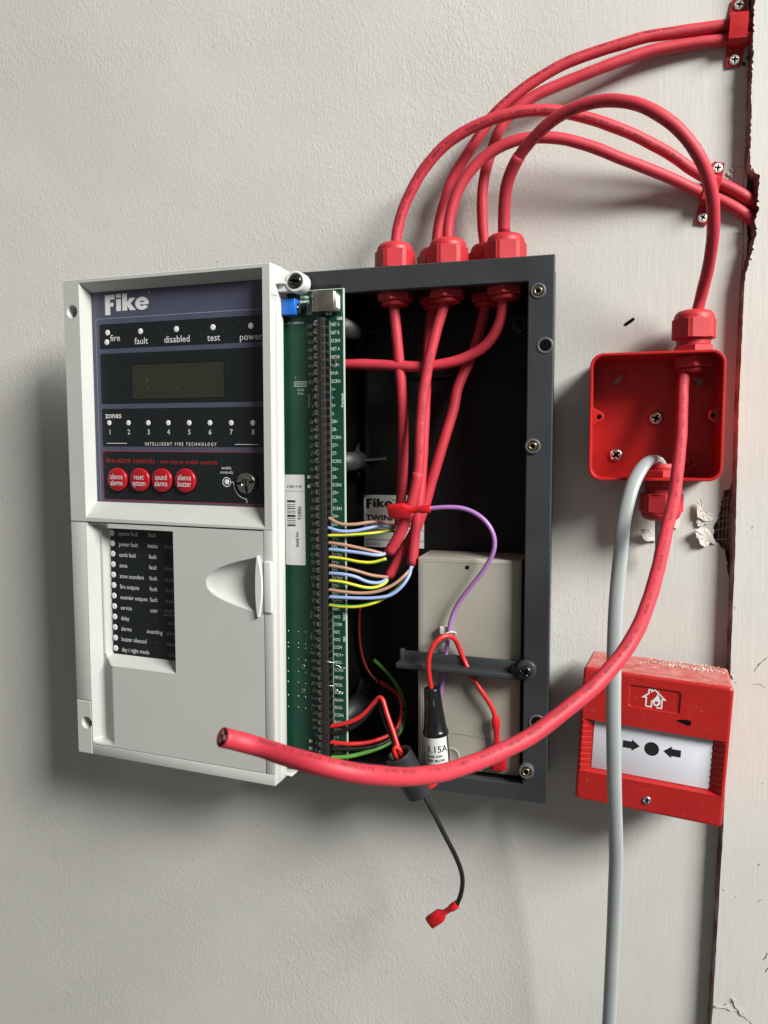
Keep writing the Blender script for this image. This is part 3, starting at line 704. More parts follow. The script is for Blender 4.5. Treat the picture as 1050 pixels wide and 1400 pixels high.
# side rail
mb.box(A1-0.2, A1+0.5, 1.0, 6.4, -258, 104, 'lidw', 0.2); mb.box(A1-0.2, A1+0.5, 9.4, 18.6, -258, 108, 'lidw', 0.2)
mb.box(A1-0.3, A1+0.1, 6.4, 9.4, -258, -104.5, 'lid'); mb.box(A1-0.3, A1+0.1, 6.4, 9.4, -101, 97, 'lid')
mb.box(A1-6, A1+5.5, 17, 29, B0+1.5, B0+2.8, 'lidw', 0.3)
mb.box(A1-7, A1+0.5, 0.8, 30, 108, 129.6, 'lidw', 0.5)
mb.build('cover_frame', cover)
def hole_cut(px, py, r):
    a, b = lidpx(px, py, 0); c = MB(T=lid); c.lathe([(r, -3), (r, 17)], (a, 0, b), (0, 1, 0), 'lid', 28); return c
carve(cover, [hole_cut(98.5, 426, 5.3)])
mb = MB(T=lid); mb.box(A0, A0+14.8, 0, 24, B0, -214.6, 'lid', 0.5, 1); carve(mb.build('corner_block', cover), [hole_cut(118.5, 988, 5.3)])
# door, a relief: groove at the left, stepped window, finger scoop
def frange(a, b, st):
    n = max(1, int(round((b-a)/st))); return [a+(b-a)*i/n for i in range(n)]
DA0, DA1, DB0, DB1 = -172.9, -9.1, -250.6, -64.2
xs = [DA0]+frange(-172.7, -146, 0.6)+frange(-146, -90.2, 4)+[-90.2, -88.6, -88.55]+frange(-88, -64, 5)+frange(-64, -13.2, 0.7)+[-13.2, -13.1, DA1]
ys = [DB0]+frange(-250.5, -243, 0.6)+frange(-243, -184, 3)+frange(-184, -174.6, 0.8)+[-174.6]+frange(-174.4, -132, 3)+frange(-132, -84, 0.7)+frange(-84, -68, 2)+[-68.0, -67.8, -66.5]+[DB1]
def sm(t): t = max(0, min(1, t)); return t*t*(3-2*t)
def relief(a, b):
    d = 0
    if a <= -165.8: g = min(8, (a-DA0-0.2)/6.6*8)
    elif a <= -148: g = 8*(1-sm((a+164.8)/15.0))
    else: g = 0
    g = max(g, 0)*sm((b+249.6)/4.0)
    if b > -65.2: g = 0
    d = max(d, g)
    bl = -181.6
    if -167 <= a <= -88.6 and b <= -67.9:
        edge = 12.0
        if b < -174.6: edge = 12.0*max(0, (b-bl)/(-174.6-bl))
        if a < -158.2: edge = min(edge, 6.5+5.5*sm((a+166.5)/7.5)) if b > -174.6 else min(edge, 12*sm((a+167)/8.5))
        d = max(d, edge)
    if -59.0 < a < -13.15:
        t = (a+59.0)/45.8; hw = 21.8*(t**0.46)*(1-0.05*t); e = abs(b+106.0-1.0*t)/max(hw, 0.01)
        if e < 1: d = max(d, 15.0*(t**0.75)*(1-e*e)**0.62)
    return d
vs = [(a, relief(a, b), b) for b in ys for a in xs]; nx = len(xs)
fs = [[j*nx+i, j*nx+i+1, (j+1)*nx+i+1, (j+1)*nx+i] for j in range(len(ys)-1) for i in range(nx-1)]
mb = MB(T=lid); mb.add(vs, fs, 'lid', True)
mb.box(DA0, DA1, 0.5, 1.5, DB0-0.01, DB0+0.4, 'lid'); mb.box(A0+0.15, DA0+0.05, 0.15, 3, -213.9, DB1, 'lid', 0.35)
mb.box(DA1-0.5, DA1+0.02, 0.1, 2, DB0, DB1, 'lid')
door = mb.build('cover_door', cover)
for pl in door.data.polygons:
    pl.use_smooth = pl.area < 4.5e-6
try: door.data.set_sharp_from_angle(angle=math.radians(35))
except Exception: pass
mb = MB(T=lid); cres = []
for i in range(15): t = -1+2*i/14; cres.append((-13.6-2.6*(1-abs(t)**2.2)*0.6, -106+23.2*t))
for i in range(15): t = 1-2*i/14; cres.append((-12.3+3.3*(1-abs(t)**2.2), -106+23.2*t))
mb.prism(cres, -2.6, 14, 'lidw', 0.5); mb.box(-8.4, -1.2, -1.6, 6, -126, -86.5, 'lidw', 1.4, 3)
mb.build('door_grip', cover)
# display membrane, bands, prints
D0 = RD+0.8
mb = MB(T=lid); mb.box(-169.7, -8.5, D0, D0+0.6, -47.4, 121.0, 'purple'); memb = mb.build('display_membrane', cover)
d1 = D0-0.05; d2 = D0-0.10; d3 = D0-0.16
bands = [(76.0, 95.6), (32.0, 72.2), (-2.2, 28.2), (-45.2, -6.4)]
mb = MB(T=lid)
for i, (b0, b1) in enumerate(bands): mb.flat(rrect(-162.6, -8.6, b0, b1, 1.6), d1, 'black')
mb.line([(-166, -47), (-166, 97.5), (-165.4, 99.2), (-163.6, 100), (-9, 100)], 0.45, d1, 'outline')
mb.line([(-9, -6.0), (-162.8, -6.0), (-163.2, -6.6), (-163.2, -45.2), (-162.6, -45.6), (-9, -45.6)], 0.4, d2, 'redprint')
mb.build('printed_band', cover)
mb = MB(T=lid); mb.ring([(-134.0, 33.2), (-44.6, 33.2), (-44.6, 65.0), (-134.0, 65.0)], [(-132.6, 34.6), (-46.0, 34.6), (-46.0, 63.6), (-132.6, 63.6)], d3, d1, 'black')
mb.flat([(-132.6, 34.6), (-46.0, 34.6), (-46.0, 63.6), (-132.6, 63.6)], d2, 'lcd'); mb.flat([(-131.4, 35.8), (-47.2, 35.8), (-47.2, 62.4), (-131.4, 62.4)], d3+0.03, 'lcd2')
mb.build('display_window', cover)
dot = MB(); dot.lathe([(2.15, 0), (2.0, 0.12), (1.2, 0.16), (0.001, 0.17)], (0, 0, 0), (0, -1, 0), 'white', 20); dot0 = dot.build('indicator_light'); dot0.parent = cover
LR = Matrix((( EX.x, EY.x, 0), (EX.y, EY.y, 0), (0, 0, 1))).to_4x4() @ RY(0.45)
def dotput(px, py, dd, sc_=1.0, first=[True]):
    a, b = lidpx(px, py, dd); w_ = lid((a, dd, b))
    if first[0]: o = dot0; first[0] = False; o.matrix_world = Matrix.Translation(w_*S) @ LR
    else: o = put(dot0, cover, w_, LR)
    o.scale = (sc_,)*3
for px, py in ((147, 455), (146, 468), (192, 453), (241, 450), (291, 447.5), (343, 445.5)): dotput(px, py, D0-0.05, 1.08)
for px in (149.3, 175.6, 202.6, 230, 258.5, 286.8, 316, 345.8): dotput(px, 578.2, D0-0.05, 1.0)
mb = MB(T=lid)
a, b = lidpx(144, 426.5, d1); fike(mb, a, b, 13.0, d2, 'white'); mb.disc(a+42.8, b+12.8, 0.5, d2, 'white', 8)
def lt(t, px, py, h, mt='white', align='c', **k): a, b = lidpx(px, py, d2); mb.text(t, a, b, h, d2, mt, align, **k)
lt('fire', 150.5, 462, 5.4, align='l'); lt('fault', 193, 465.5, 5.4); lt('disabled', 241.5, 463, 5.4); lt('test', 292, 461, 5.4); lt('power', 343, 459.5, 5.4)
lt('zones', 144, 567.5, 5.0, align='l', bold=0.01)
for i, px in enumerate((149.6, 176, 203, 230.4, 258.6, 287, 316, 346)): lt(str(i+1), px, 590.3, 4.2)
a, b = lidpx(246, 607, d2); mb.text('I N T E L L I G E N T   F I R E   T E C H N O L O G Y', a, b, 2.7, d2, 'white', 'c', sx=0.80, bold=0.01)
mb.line([(-158.5, b+0.3), (-138.5, b+0.3)], 0.45, d2, 'white'); mb.line([(-38.5, b-0.1), (-17.5, b-0.1)], 0.45, d2, 'white')
lt('fire-alarm controls', 145, 628.7, 4.6, 'redprint', 'l', sx=1.0); lt('– turn key to enable controls', 214, 630.6, 3.6, 'redprint', 'l', sx=0.96)
lt('enable', 309.5, 639.4, 2.5); lt('controls', 309.5, 645.4, 2.5)
a, b = lidpx(310, 659, d2)
mb.line([(a+3.5*math.cos(q*.314), b+3.5*math.sin(q*.314)) for q in range(20)], 0.6, d2, 'white', closed=True)
ka, kb = lidpx(337.5, 660, d2)
mb.line([(a+3.6, b), (a+6.0, b)]+[(ka+11.6*math.cos(math.radians(q)), kb+12.5*math.sin(math.radians(q))) for q in range(180, 264, 8)]+[(ka-0.4, kb-12.6), (ka-0.2, kb-13.5)], 0.5, d2, 'white')
mb.flat([(ka-0.2+1.2*x_, kb-14.3+1.4*z_) for x_, z_ in ((0, -1), (1, 0), (0, 1), (-1, 0))], d2, 'dimw')
mb.build('panel_lettering', cover); dotput(310, 659, D0-0.06, 1.0)
# push buttons with their legends
for px, py, t1, t2 in ((160, 655.5, 'silence', 'alarms'), (190.5, 656, 'reset', 'system'), (220.7, 656.5, 'sound', 'alarms'), (252.7, 657, 'silence', 'buzzer')):
    a, b = lidpx(px, py, D0-2); mb = MB(T=lid)
    mb.lathe([(10.3, -0.05), (10.2, 0.06)], (a, D0, b), (0, -1, 0), 'dark', 32)
    mb.lathe([(9.5, 0), (9.5, 1.8), (9.1, 2.4), (8.3, 2.7), (0.001, 2.75)], (a, D0, b), (0, -1, 0), 'button', 36)
    mb.text(t1, a, b+2.6, 4.7, D0-2.90, 'white', 'c', bold=0.0, sx=0.72); mb.text(t2, a, b-2.4, 4.7, D0-2.90, 'white', 'c', bold=0.0, sx=0.72)
    mb.build('push_button', cover)
mb = MB(T=lid); mb.lathe([(9.6, 0), (9.6, 0.6), (9.0, 1.0), (8.2, 1.0), (7.9, 0.2)], (ka, D0, kb), (0, -1, 0), 'blackpl', 36, caps=False)
mb.lathe([(7.9, 0.1), (7.9, 2.0), (7.3, 2.4), (3.6, 2.4), (3.4, 1.2), (3.4, 0.3)], (ka, D0, kb), (0, -1, 0), 'chrome', 36, caps=False); mb.disc(ka, kb, 3.5, D0-0.4, 'dark')
for q in (95, 190, 280): mb.box(-0.9, 0.9, D0-2.6, D0-2.2, 3.4, 7.6, 'dark', T=lambda v, q=q: lid((ka+v[0]*math.cos(math.radians(q))-v[2]*math.sin(math.radians(q)), v[1], kb+v[0]*math.sin(math.radians(q))+v[2]*math.cos(math.radians(q)))))
mb.lathe([(3.2, 0.4), (3.2, 1.2), (2.6, 1.5), (0.001, 1.5)], (ka, D0, kb), (0, -1, 0), 'chrome', 24); mb.box(ka-0.45, ka+0.45, D0-1.75, D0-1.4, kb-2.4, kb+2.4, 'dark')
mb.build('key_switch', cover)
# window with the list of lights in the door
WD = 11.4
mb = MB(T=lid); mb.box(-158.0, -88.8, WD, WD+0.4, -175.0, -68.3, 'black'); mb.build('light_window', cover)
rows = [('system fault', 'fault', ''), ('power fault', 'mains', 'battery'), ('earth fault', 'fault', ''), ('zone', 'fault', 'disabled'), ('zone sounders', 'fault', 'disabled'), ('fire outputs', 'fault', 'disabled'),
        ('sounder outputs', 'fault', 'disabled'), ('service', 'user', 'engineer'), ('delay', '', 'active'), ('alarms', 'sounding', 'silenced'), ('buzzer silenced', '', 'silenced'), ('day / night mode', '', 'active')]
mb = MB(T=lid)
ra0, rb0 = lidpx(153.3, 728, WD); ra1, rb1 = lidpx(158.2, 886, WD)
for i, (t1, t2, t3) in enumerate(rows):
    b = rb0+(rb1-rb0)*i/11; ac = -154.4
    dotput(153.3+4.9*i/11, 728.3+157.8*i/11, WD-0.02, 1.18)
    mb.text(t1, ac+4.6, b-0.2, 3.7, WD-0.1, 'white', 'l', sx=0.80); mb.text(t2, -116.6, b-0.1, 3.7, WD-0.1, 'white', 'c', sx=0.85); mb.text(t3, -98.8, b-0.1 if t3 != 'engineer' else b+1.0, 3.5, WD-0.1, 'dimw', 'c', sx=0.85)
    if t3 == 'engineer': mb.text('maintenance', -99.0, b-2.6, 2.8, WD-0.1, 'dimw', 'c', sx=0.8)
    if not t2: mb.disc(-114.5, b-0.4, 0.3, WD-0.1, 'dimw', 8)
mb.build('window_lettering', cover)
# hinge lug with its black screw
p = at(403, 384.5, -76); mb = MB()
mb.lathe([(7.6, 0), (7.6, 11.5), (7.1, 12), (5.6, 12), (5.4, 11), (5.4, 2)], (p.x, -64, p.z), (0, -1, 0), 'lidw', 36, caps=False); mb.lathe([(7.5, 0), (5.0, 6)], (p.x, -66, p.z), (0, -1, 0), 'lidw', 30)
q = at(392, 385, -74); mb.box(-243, p.x-5.5, -75, -66, p.z-6.5, p.z+7.0, 'lidw', 0.5); mb.box(-241, p.x-7, -78.5, -74, p.z-1.6, p.z-0.2, 'lidw', 0.3)
lug = mb.build('hinge_lug', cover); o = put(scr_black, lug, (p.x, -73.6, p.z), RY(10)); o.parent = cover; o.matrix_world = Matrix.Translation(V((p.x, -74.9, p.z))*S) @ RY(10); o.scale = (1.08, 1.0, 1.08)
# battery strap screwed to the rim
mb = MB(); T_ = lambda v: V((v[0], v[1], v[2]-0.022*(v[0]+148)))
mb.box(-148.5, -62, -53.2, -50.6, -165.5, -155.6, 'slate', 0.4, T=T_); mb.box(-151.5, -60, -63.5, -52.0, -166.8, -162.4, 'slate', 1.2, 3, T=T_)
mb.box(-150.4, -147.4, -55, -50.6, -163.5, -154.2, 'slate', 0.4, T=T_); mb.box(-66, -54, -62, -52, -166.2, -158.2, 'slate', 0.8, T=T_)
p = at(719.5, 917, -66); mb.lathe([(7.0, 0), (7.0, 7.4), (6.4, 8.0), (3.4, 8.0)], (p.x, BF, p.z), (0, -1, 0), 'slate', 32)
st = mb.build('battery_strap', panel); put(scr_black, st, (p.x-0.6, -65.8, p.z-1.0), RY(30)).scale = (0.92, 0.92, 0.92)

# ------------------------------------------------------------------ battery
bat = thing('battery', (-98, -28, -246), 'grey sealed backup battery standing in the lower right of the panel box', 'battery')
mb = MB(); mb.box(-138, -60.5, -48, -8, -246, -84.6, 'battery', 1.0)
case = mb.build('case', bat)
mb = MB(); mb.ring(rrect(-135.8, -62.4, -243.8, -86.8, 1.2), rrect(-134.6, -63.6, -242.6, -88.0, 1.0), -48.35, -47.9, 'battery')
mb.prism(rrect(-134.4, -63.8, -242.4, -88.2, 1.0), -48.30, -47.6, 'battery', 0.25); mb.build('front_panel', bat)
mb = MB(); mb.box(-101.5, -99.0, -48.7, -48.1, -92.0, -89.6, 'dark'); mb.build('vent_slot', bat)
mb = MB(); mb.line([(-134, -219.5), (-120, -217.6), (-95, -219), (-64, -222)], 0.25, -48.34, 'gap'); p = at(616, 1034, -48.5)
mb.lathe([(7.0, 0), (7.0, 0.35), (6.0, 0.35), (5.6, 0.1)], (p.x, -48.25, p.z), (0, -1, 0), 'battery', 30); mb.build('terminal_cover', bat)

# ------------------------------------------------------------------ red fire cables
PRINT = '300/500V  2X1.5   17-08/23   11   MADE IN UK   338E100-2   BATCH   '
def printed(b_, P, r, s0, s1, ang, h, flip=False, txt=PRINT):
    fr = frames(P); acc = [0]
    for i in range(1, len(P)): acc.append(acc[-1]+(P[i]-P[i-1]).length)
    L_ = acc[-1]; import bisect
    def mp(u, v):
        s = s0+u; s = min(max(s, 0), L_-0.01)
        if flip: s = min(max(s1-u, 0), L_-0.01); v = -v
        i = min(bisect.bisect_right(acc, s)-1, len(P)-2); t = (s-acc[i])/(acc[i+1]-acc[i])
        c = fr[i][0].lerp(fr[i+1][0], t); N = fr[i][1].lerp(fr[i+1][1], t); B = fr[i][2].lerp(fr[i+1][2], t)
        a = ang+v/r; return c+(N*math.cos(a)+B*math.sin(a)).normalized()*(r+0.05)
    x = 0
    while True:
        wd = glyphs(txt, 0.01, 0.12)[2]*h/0.729
        if x+wd > s1-s0: break
        b_.text(txt, x, 0, h, 0, 'cableink', bold=0.01, mapf=mp, sub=0.12); x += wd+8
def cable(pix, label, cut=None, prt=(), r=4.0, it=6):
    P = path(pix, 3.0, it); p = P[len(P)//2]
    t = thing('fire_cable', at(*pix[0]), label, 'cable', 'red fire alarm cables')
    rn = random.Random(int(abs(p.x)*10)); ph = [rn.uniform(0, 6.28) for _ in range(6)]; n_ = len(P)
    for i in range(2, n_-2):
        k = min(1, i/8, (n_-i)/8); P[i] = P[i]+V((math.sin(i*0.31+ph[0])+0.6*math.sin(i*0.83+ph[1]), math.sin(i*0.27+ph[2]), math.sin(i*0.36+ph[3])+0.6*math.sin(i*0.71+ph[4])))*0.10*k
    b_ = MB(); b_.tube(P, lambda q: r*(1+0.012*math.sin(q*n_*0.55+ph[5])+0.010*math.sin(q*n_*1.3+ph[1])), 'cable', 20, cap=True); o = b_.build('sheath', t)
    if prt:
        b_ = MB()
        for (f0, f1, ang, flip) in prt:
            L_ = sum((P[i+1]-P[i]).length for i in range(len(P)-1)); printed(b_, P, r, f0*L_, f1*L_, ang, 1.9, flip)
        b_.build('printed_legend', t)
    return t, P
A_, PA = cable([(546, 725, -34), (547.5, 690, -33), (551, 640, -34), (551, 580, -36), (548, 520, -38), (543, 465, -40), (538.5, 418, -40), (540, 360, -40), (542, 322, -40), (549, 290, -40), (556, 274, -40), (578, 233, -40), (617, 191, -41), (659, 168, -41),
        (701, 155, -40), (747, 150, -37), (795, 159, -32), (850, 177, -26), (886, 194, -20), (923, 215, -14), (952, 236, -9), (975, 247, -6), (996, 256, -5), (1018, 268, -4), (1034, 279, 0), (1048, 292, 4)],
        'red cable arching from the front left gland to the lower clip, upper of its two', prt=[(0.42, 0.98, 0.3, False)])
B_, PB = cable([(531.5, 756, -52), (545, 734, -52), (556, 708, -51), (567, 674, -50), (572.5, 640, -50), (574, 600, -49), (578, 545, -46), (588, 485, -43), (600, 440, -41), (610, 408, -40), (612, 360, -40), (612.5, 316, -40), (619, 278, -40), (633, 246, -40), (659, 217, -40),
        (688, 198, -40), (721, 188, -39), (763, 189, -35), (811, 201, -30), (857, 220, -24), (886, 231, -19), (923, 246, -12), (954, 262, -7), (975, 270, -5), (996, 279, -5), (1016, 291, -4), (1031, 302, 0), (1044, 316, 4)],
        'red cable leaving the front middle gland, lower of the two in the lower clip', prt=[(0.02, 0.30, 0.5, True)])
C_, PC = cable([(563.5, 772, -44), (566, 746, -43), (568.5, 717, -42), (573, 689, -41), (576, 655, -38), (579, 600, -33), (582, 540, -27), (585, 480, -21), (590, 430, -18), (596, 395, -17), (597, 350, -17), (598, 317, -17), (604, 290, -17), (617, 246, -18), (643, 205, -20),
        (675, 157, -21), (698, 135, -21), (721, 117, -20), (779, 84, -17), (860, 57, -12), (886, 50, -10), (923, 44.5, -7), (960, 39, -5), (993, 35, -4), (1015, 33, -4), (1040, 30, -3)],
        'topmost red cable entering the upper clip, from the rear left gland', prt=[(0.60, 0.99, -0.3, False)])
D_, PD = cable([(531, 789, -38), (541, 772, -37), (551, 753, -36), (565, 730, -35), (578, 700, -34), (590, 660, -33), (608, 598, -30), (621, 558, -26), (626, 528, -24), (645, 487, -20), (657, 451, -17), (665, 410, -17), (667, 360, -17), (663, 337, -17), (659.5, 300, -18), (659.5, 259, -20),
        (663, 235, -21), (670, 212, -22), (688, 168, -23), (714, 142, -22), (742, 125, -20), (779, 110, -17), (820, 94, -15), (860, 79, -12), (886, 70, -10), (923, 63.5, -7), (960, 58, -5), (993, 54.5, -4), (1015, 52, -4), (1040, 49, -3)],
        'red cable from the rear right gland, lower of the two in the upper clip')
E_, PE = cable([(440, 500, -40), (478, 498, -40), (520, 499, -40), (560, 501, -39), (600, 499, -37), (640, 488, -35), (668, 468, -37), (684, 440, -39), (689, 405, -40), (690, 350, -40), (689, 306, -42), (690, 275, -46), (696, 240, -52), (714, 207, -60), (737, 181, -67), (769, 155, -74), (811, 139.5, -80),
        (850, 138, -84), (882, 146, -86), (911, 162, -86), (935, 184, -84), (954, 211, -80), (967, 238, -75), (974, 267, -69), (976, 303, -60), (973, 337, -50), (966, 376, -34), (957, 412, -24), (949, 445, -22), (942, 480, -22), (935, 510, -25), (933, 543, -32), (932, 570, -40), (930, 610, -54), (927, 638, -64),
        (922, 678, -82), (914, 713, -102), (905, 754, -126), (892, 806, -153), (880, 842, -171), (864, 875, -188), (844, 903, -200), (819, 932, -211), (795, 954, -219), (767, 976, -227), (730, 1004, -237), (677, 1031, -252), (623, 1052, -272), (570, 1061, -294), (517, 1061, -315), (484, 1057, -324), (440, 1047, -330), (393, 1034, -328), (350, 1020, -326), (318, 1011, -331), (304, 1008, -335)],
        'long red cable looping through the junction box and hanging free across the panel', prt=[(0.26, 0.5, 0.55, True), (0.50, 0.985, -0.35, True)], it=4)
def sleeve(t, P, i0, i1, r=4.35):                      # an outer layer of sheath that stops with a visible step
    b_ = MB(); b_.tube(P[i0:i1], r, 'cable', 20); b_.build('sheath_sleeve', t)
def near(P, px, py, lo=0, hi=None):
    hi = hi or len(P); best = min(range(lo, hi), key=lambda i: (lambda c: (c[0]-px)**2+(c[1]-py)**2)(proj(P[i]))); return best
def proj(p):
    q = V((p.x, p.y+DIST, p.z)); c = CX*q.x+CY*q.y+CZ*q.z; return (525+FPX*c.x/c.z, 700+FPX*c.y/c.z)
i0, i1 = near(PE, 690, 320, 20, 90), near(PE, 711, 213, 20, 90); sleeve(E_, PE, i0, i1+1)
sleeve(B_, PB, 0, near(PB, 572, 645, 0, 60)+1, 4.3)
# bare end of the loose cable
e, e2 = PE[-1], PE[-4]; ax = (e-e2).normalized(); u = V((0, -1, 0)); u = (u-ax*u.dot(ax)).normalized(); wv = ax.cross(u)
mb = MB(); mb.lathe([(3.5, 0.06), (0.01, 0.08)], e, ax, 'dark', 20)
mb.build('cut_face', E_)
for k, mt in ((0, 'darkcore'), (2.1, 'darkcore'), (4.2, 'raw')):
    c = e+(u*math.cos(k+0.6)+wv*math.sin(k+0.6))*1.7; mb = MB(); mb.lathe([(1.3, -0.5), (1.3, 0.35), (0.6, 0.35)], c, ax, mt, 12); mb.lathe([(0.55, 0.35), (0.5, 0.5)], c, ax, 'copper', 10); mb.build('core', E_)
def cores(t, P, specs):
    e, e2 = P[0], P[4]; d = (e-e2).normalized()
    for k, (col, pix, free) in enumerate(specs):
        pts = [at(*q) for q in pix]
        if not free: pts += [e-d*1.0+V((math.cos(k*2.1), 0, math.sin(k*2.1)))*1.4, e-d*8+V((math.cos(k*2.1), 0, math.sin(k*2.1)))*1.2]
        b_ = MB(); P_ = relax(spline(pts, 1.5), 2)
        if col == 'yellow': b_.tube(P_, 1.28, 'yellow', 14, stripe=((9, 10, 11, 12) if P is PC else (0, 1, 2, 3, 4), 'green'))
        else: b_.tube(P_, 1.28, col, 14)
        o = b_.build('core', t); o['label'] = {'brown': 'brown insulated core', 'blue': 'pale blue insulated core', 'yellow': 'yellow and green earth core'}[col]
    b_ = MB(); rnd = random.Random(len(pix))
    for q in range(5):
        a = rnd.uniform(0, 6.28); o0 = e-d*0.5+V((math.cos(a), -0.4, math.sin(a)))*2.6
        b_.tube([o0, o0+d*1.6+V((rnd.uniform(-1, 1), rnd.uniform(-1, 0), rnd.uniform(-1, 1))), o0+d*2.8+V((rnd.uniform(-2, 2), rnd.uniform(-1, 0), rnd.uniform(-1, 1)))], lambda s_: 0.5-0.3*s_, 'foil', 5)
    b_.build('foil_screen', t)
Z0 = -66
cores(A_, PA, [('brown', [(444, 707, -65), (449, 708, Z0), (464, 716, -66), (484, 717, -63), (506, 714, -58), (523, 713.5, -52), (535, 717, -45)], 0),
               ('blue', [(444, 721, -65), (449, 721.6, Z0), (464, 726, -66), (484, 726, -63), (506, 721.5, -58), (521, 719, -52), (534, 721.5, -45)], 0),
               ('yellow', [(444, 732.5, -65), (449, 732.5, Z0), (479, 731.5, -63), (512, 729, -57), (534, 725.5, -46)], 0)])
cores(B_, PB, [('brown', [(444, 741, -65), (449, 742, Z0), (468, 744.5, -65), (490, 749, -62), (512, 754, -58), (524, 757, -54)], 0),
               ('blue', [(444, 750.5, -65), (449, 751, Z0), (466, 752.5, -66), (497, 756.5, -63), (514, 759, -60), (525, 758, -56)], 0),
               ('yellow', [(444, 762, -65), (449, 762, Z0), (468.6, 764, -66), (492, 768.5, -65), (508, 769.3, -63), (517, 767.5, -62), (528, 764, -61)], 1)])
cores(D_, PD, [('brown', [(444, 772, -65), (449, 773, Z0), (468.6, 776, -65), (488, 780.5, -61), (506, 786, -55), (519, 788, -49)], 0),
               ('blue', [(444, 783, -65), (449, 783.6, Z0), (468.6, 785, -66), (486, 788.5, -63), (501, 795, -58), (514.6, 797, -52), (526, 794, -45)], 0),
               ('yellow', [(444, 793.5, -65), (449, 794, Z0), (468.6, 796, -66), (486, 800.4, -63), (501, 803.7, -59), (514.6, 803, -53), (527, 797, -45)], 0)])
cores(C_, PC, [('brown', [(444, 805, -65), (449, 806, Z0), (468.6, 809, -66), (492, 811, -64), (514.6, 809, -61), (536, 800.5, -57), (552, 788, -53)], 0),
               ('blue', [(444, 815.5, -65), (449, 816, Z0), (479, 817.5, -65), (512, 817.5, -62), (534, 813.6, -59), (549.6, 801.5, -56), (560, 785, -51)], 0),
               ('yellow', [(444, 826, -65), (449, 826.7, Z0), (468.6, 829, -66), (490, 829, -63), (510, 824.5, -60), (523, 819, -56), (542, 806, -52), (556, 788, -49)], 0)])

# ------------------------------------------------------------------ cable clips on the wall
def clip(px1, px2, cen, width, label):
    s1, s2 = at(*px1, -2), at(*px2, -2); c = (s1+s2)/2; up = (s1-s2); L_ = up.length; up.normalize(); rt = up.cross(V((0, -1, 0))).normalized()*1.0
    t = thing('cable_clip', (c.x, 0, c.z), label, 'cable clip', 'red cable clips on the wall')
    c = V((c.x, 0, c.z)); T_ = lambda q: c+rt*q[0]+V((0, q[1], 0))+up*q[2]
    h = cen; w2 = width/2; b_ = MB(T=T_); th = 1.1
    sec = [(-L_/2-4.2, -0.6), (-L_/2+4.5, -0.6), (-h-0.6, -1.4), (-h, -3.0), (-h+0.3, -8.2), (-h+2.2, -10.2), (0, -10.6), (h-2.2, -10.2), (h-0.3, -8.2), (h, -3.0), (h+0.6, -1.4), (L_/2-4.5, -0.6), (L_/2+4.2, -0.6)]
    P = [(z, y) for z, y in sec]; vs = []; fs = []; k = len(P)
    for x in (-w2, w2):
        for off in (0, th):
            for i, (z, y) in enumerate(P):
                a = V(P[max(i-1, 0)]); b = V(P[min(i+1, k-1)]); tt = (b-a).normalized(); nn = V((tt.y, -tt.x)); q = V((z, y))+nn*off*(1 if True else 0)
                e = 1.0 if 0 < i < k-1 else 0.78
                vs.append((x*e, q.y, q.x))
    for i in range(k-1):
        fs += [[i, i+1, k+i+1, k+i], [2*k+i, 3*k+i, 3*k+i+1, 2*k+i+1], [k+i, k+i+1, 3*k+i+1, 3*k+i], [i, 2*k+i, 2*k+i+1, i+1]]
    fs += [[0, k, 3*k, 2*k], [k-1, 3*k-1, 4*k-1, 2*k-1]]
    b_.add(vs, fs, 'clip'); b_.build('strap', t)
    for s_ in (s1, s2): put(scr_steel, t, (s_.x, -1.9, s_.z), RY(random.uniform(0, 90))).scale = (0.86, 0.7, 0.86)
clip((1010.5, 7), (1004, 82), 9.6, 11.5, 'red cable clip with two white screws holding the pair at the top right corner')
clip((981, 230), (960.5, 298), 9.2, 9.5, 'slanted red cable clip half hidden behind the looping cable')

# ------------------------------------------------------------------ junction box
JX0, JX1, JZ0, JZ1, JF = -15.7, 72.0, -26.2, 62.2, -42.0
jb = thing('junction_box', (28, 0, -26), 'open square red junction box with rounded corners screwed to the wall', 'junction box')
mb = MB(); mb.ring(rrect(JX0, JX1, JZ0, JZ1, 9, 8), rrect(JX0+2.0, JX1-2.0, JZ0+2.0, JZ1-2.0, 7.4, 8), JF, -3, 'jb', 0.5)
o = mb.build('box_body', jb)
for pl in o.data.polygons: pl.use_smooth = True
o.data.set_sharp_from_angle(angle=math.radians(28))
def cutcyl(x, z, rot):
    c = MB(); c.prism([(x+a*math.cos(rot)-b*math.sin(rot), z+a*math.sin(rot)+b*math.cos(rot)) for a, b in rrect(-4.4, 4.4, -1.9, 1.9, 1.8)], -6, 0.4, 'jb'); return c
mb = MB(); mb.prism(rrect(JX0+0.3, JX1-0.3, JZ0+0.3, JZ1-0.3, 8.6, 8), -3.0, -0.5, 'jb'); o = mb.build('back_plate', jb)
pa = at(845, 520, -3.4); pb = at(955, 522, -3.4)
carve(o, [cutcyl(pa.x, pa.z, 0.75), cutcyl(pb.x, pb.z, -0.75)])
mb = MB()
for p, r in ((pa, 0.75), (pb, -0.75)):
    f = lambda q, p=p, r=r: [(p.x+a*math.cos(r)-b*math.sin(r), p.z+a*math.sin(r)+b*math.cos(r)) for a, b in q]
    mb.ring(f(rrect(-6.6, 6.6, -4.2, 4.2, 3.6)), f(rrect(-4.6, 4.6, -2.2, 2.2, 1.9)), -4.3, -3.2, 'jb', 0.3); mb.build('slot_rim', jb); mb = MB()
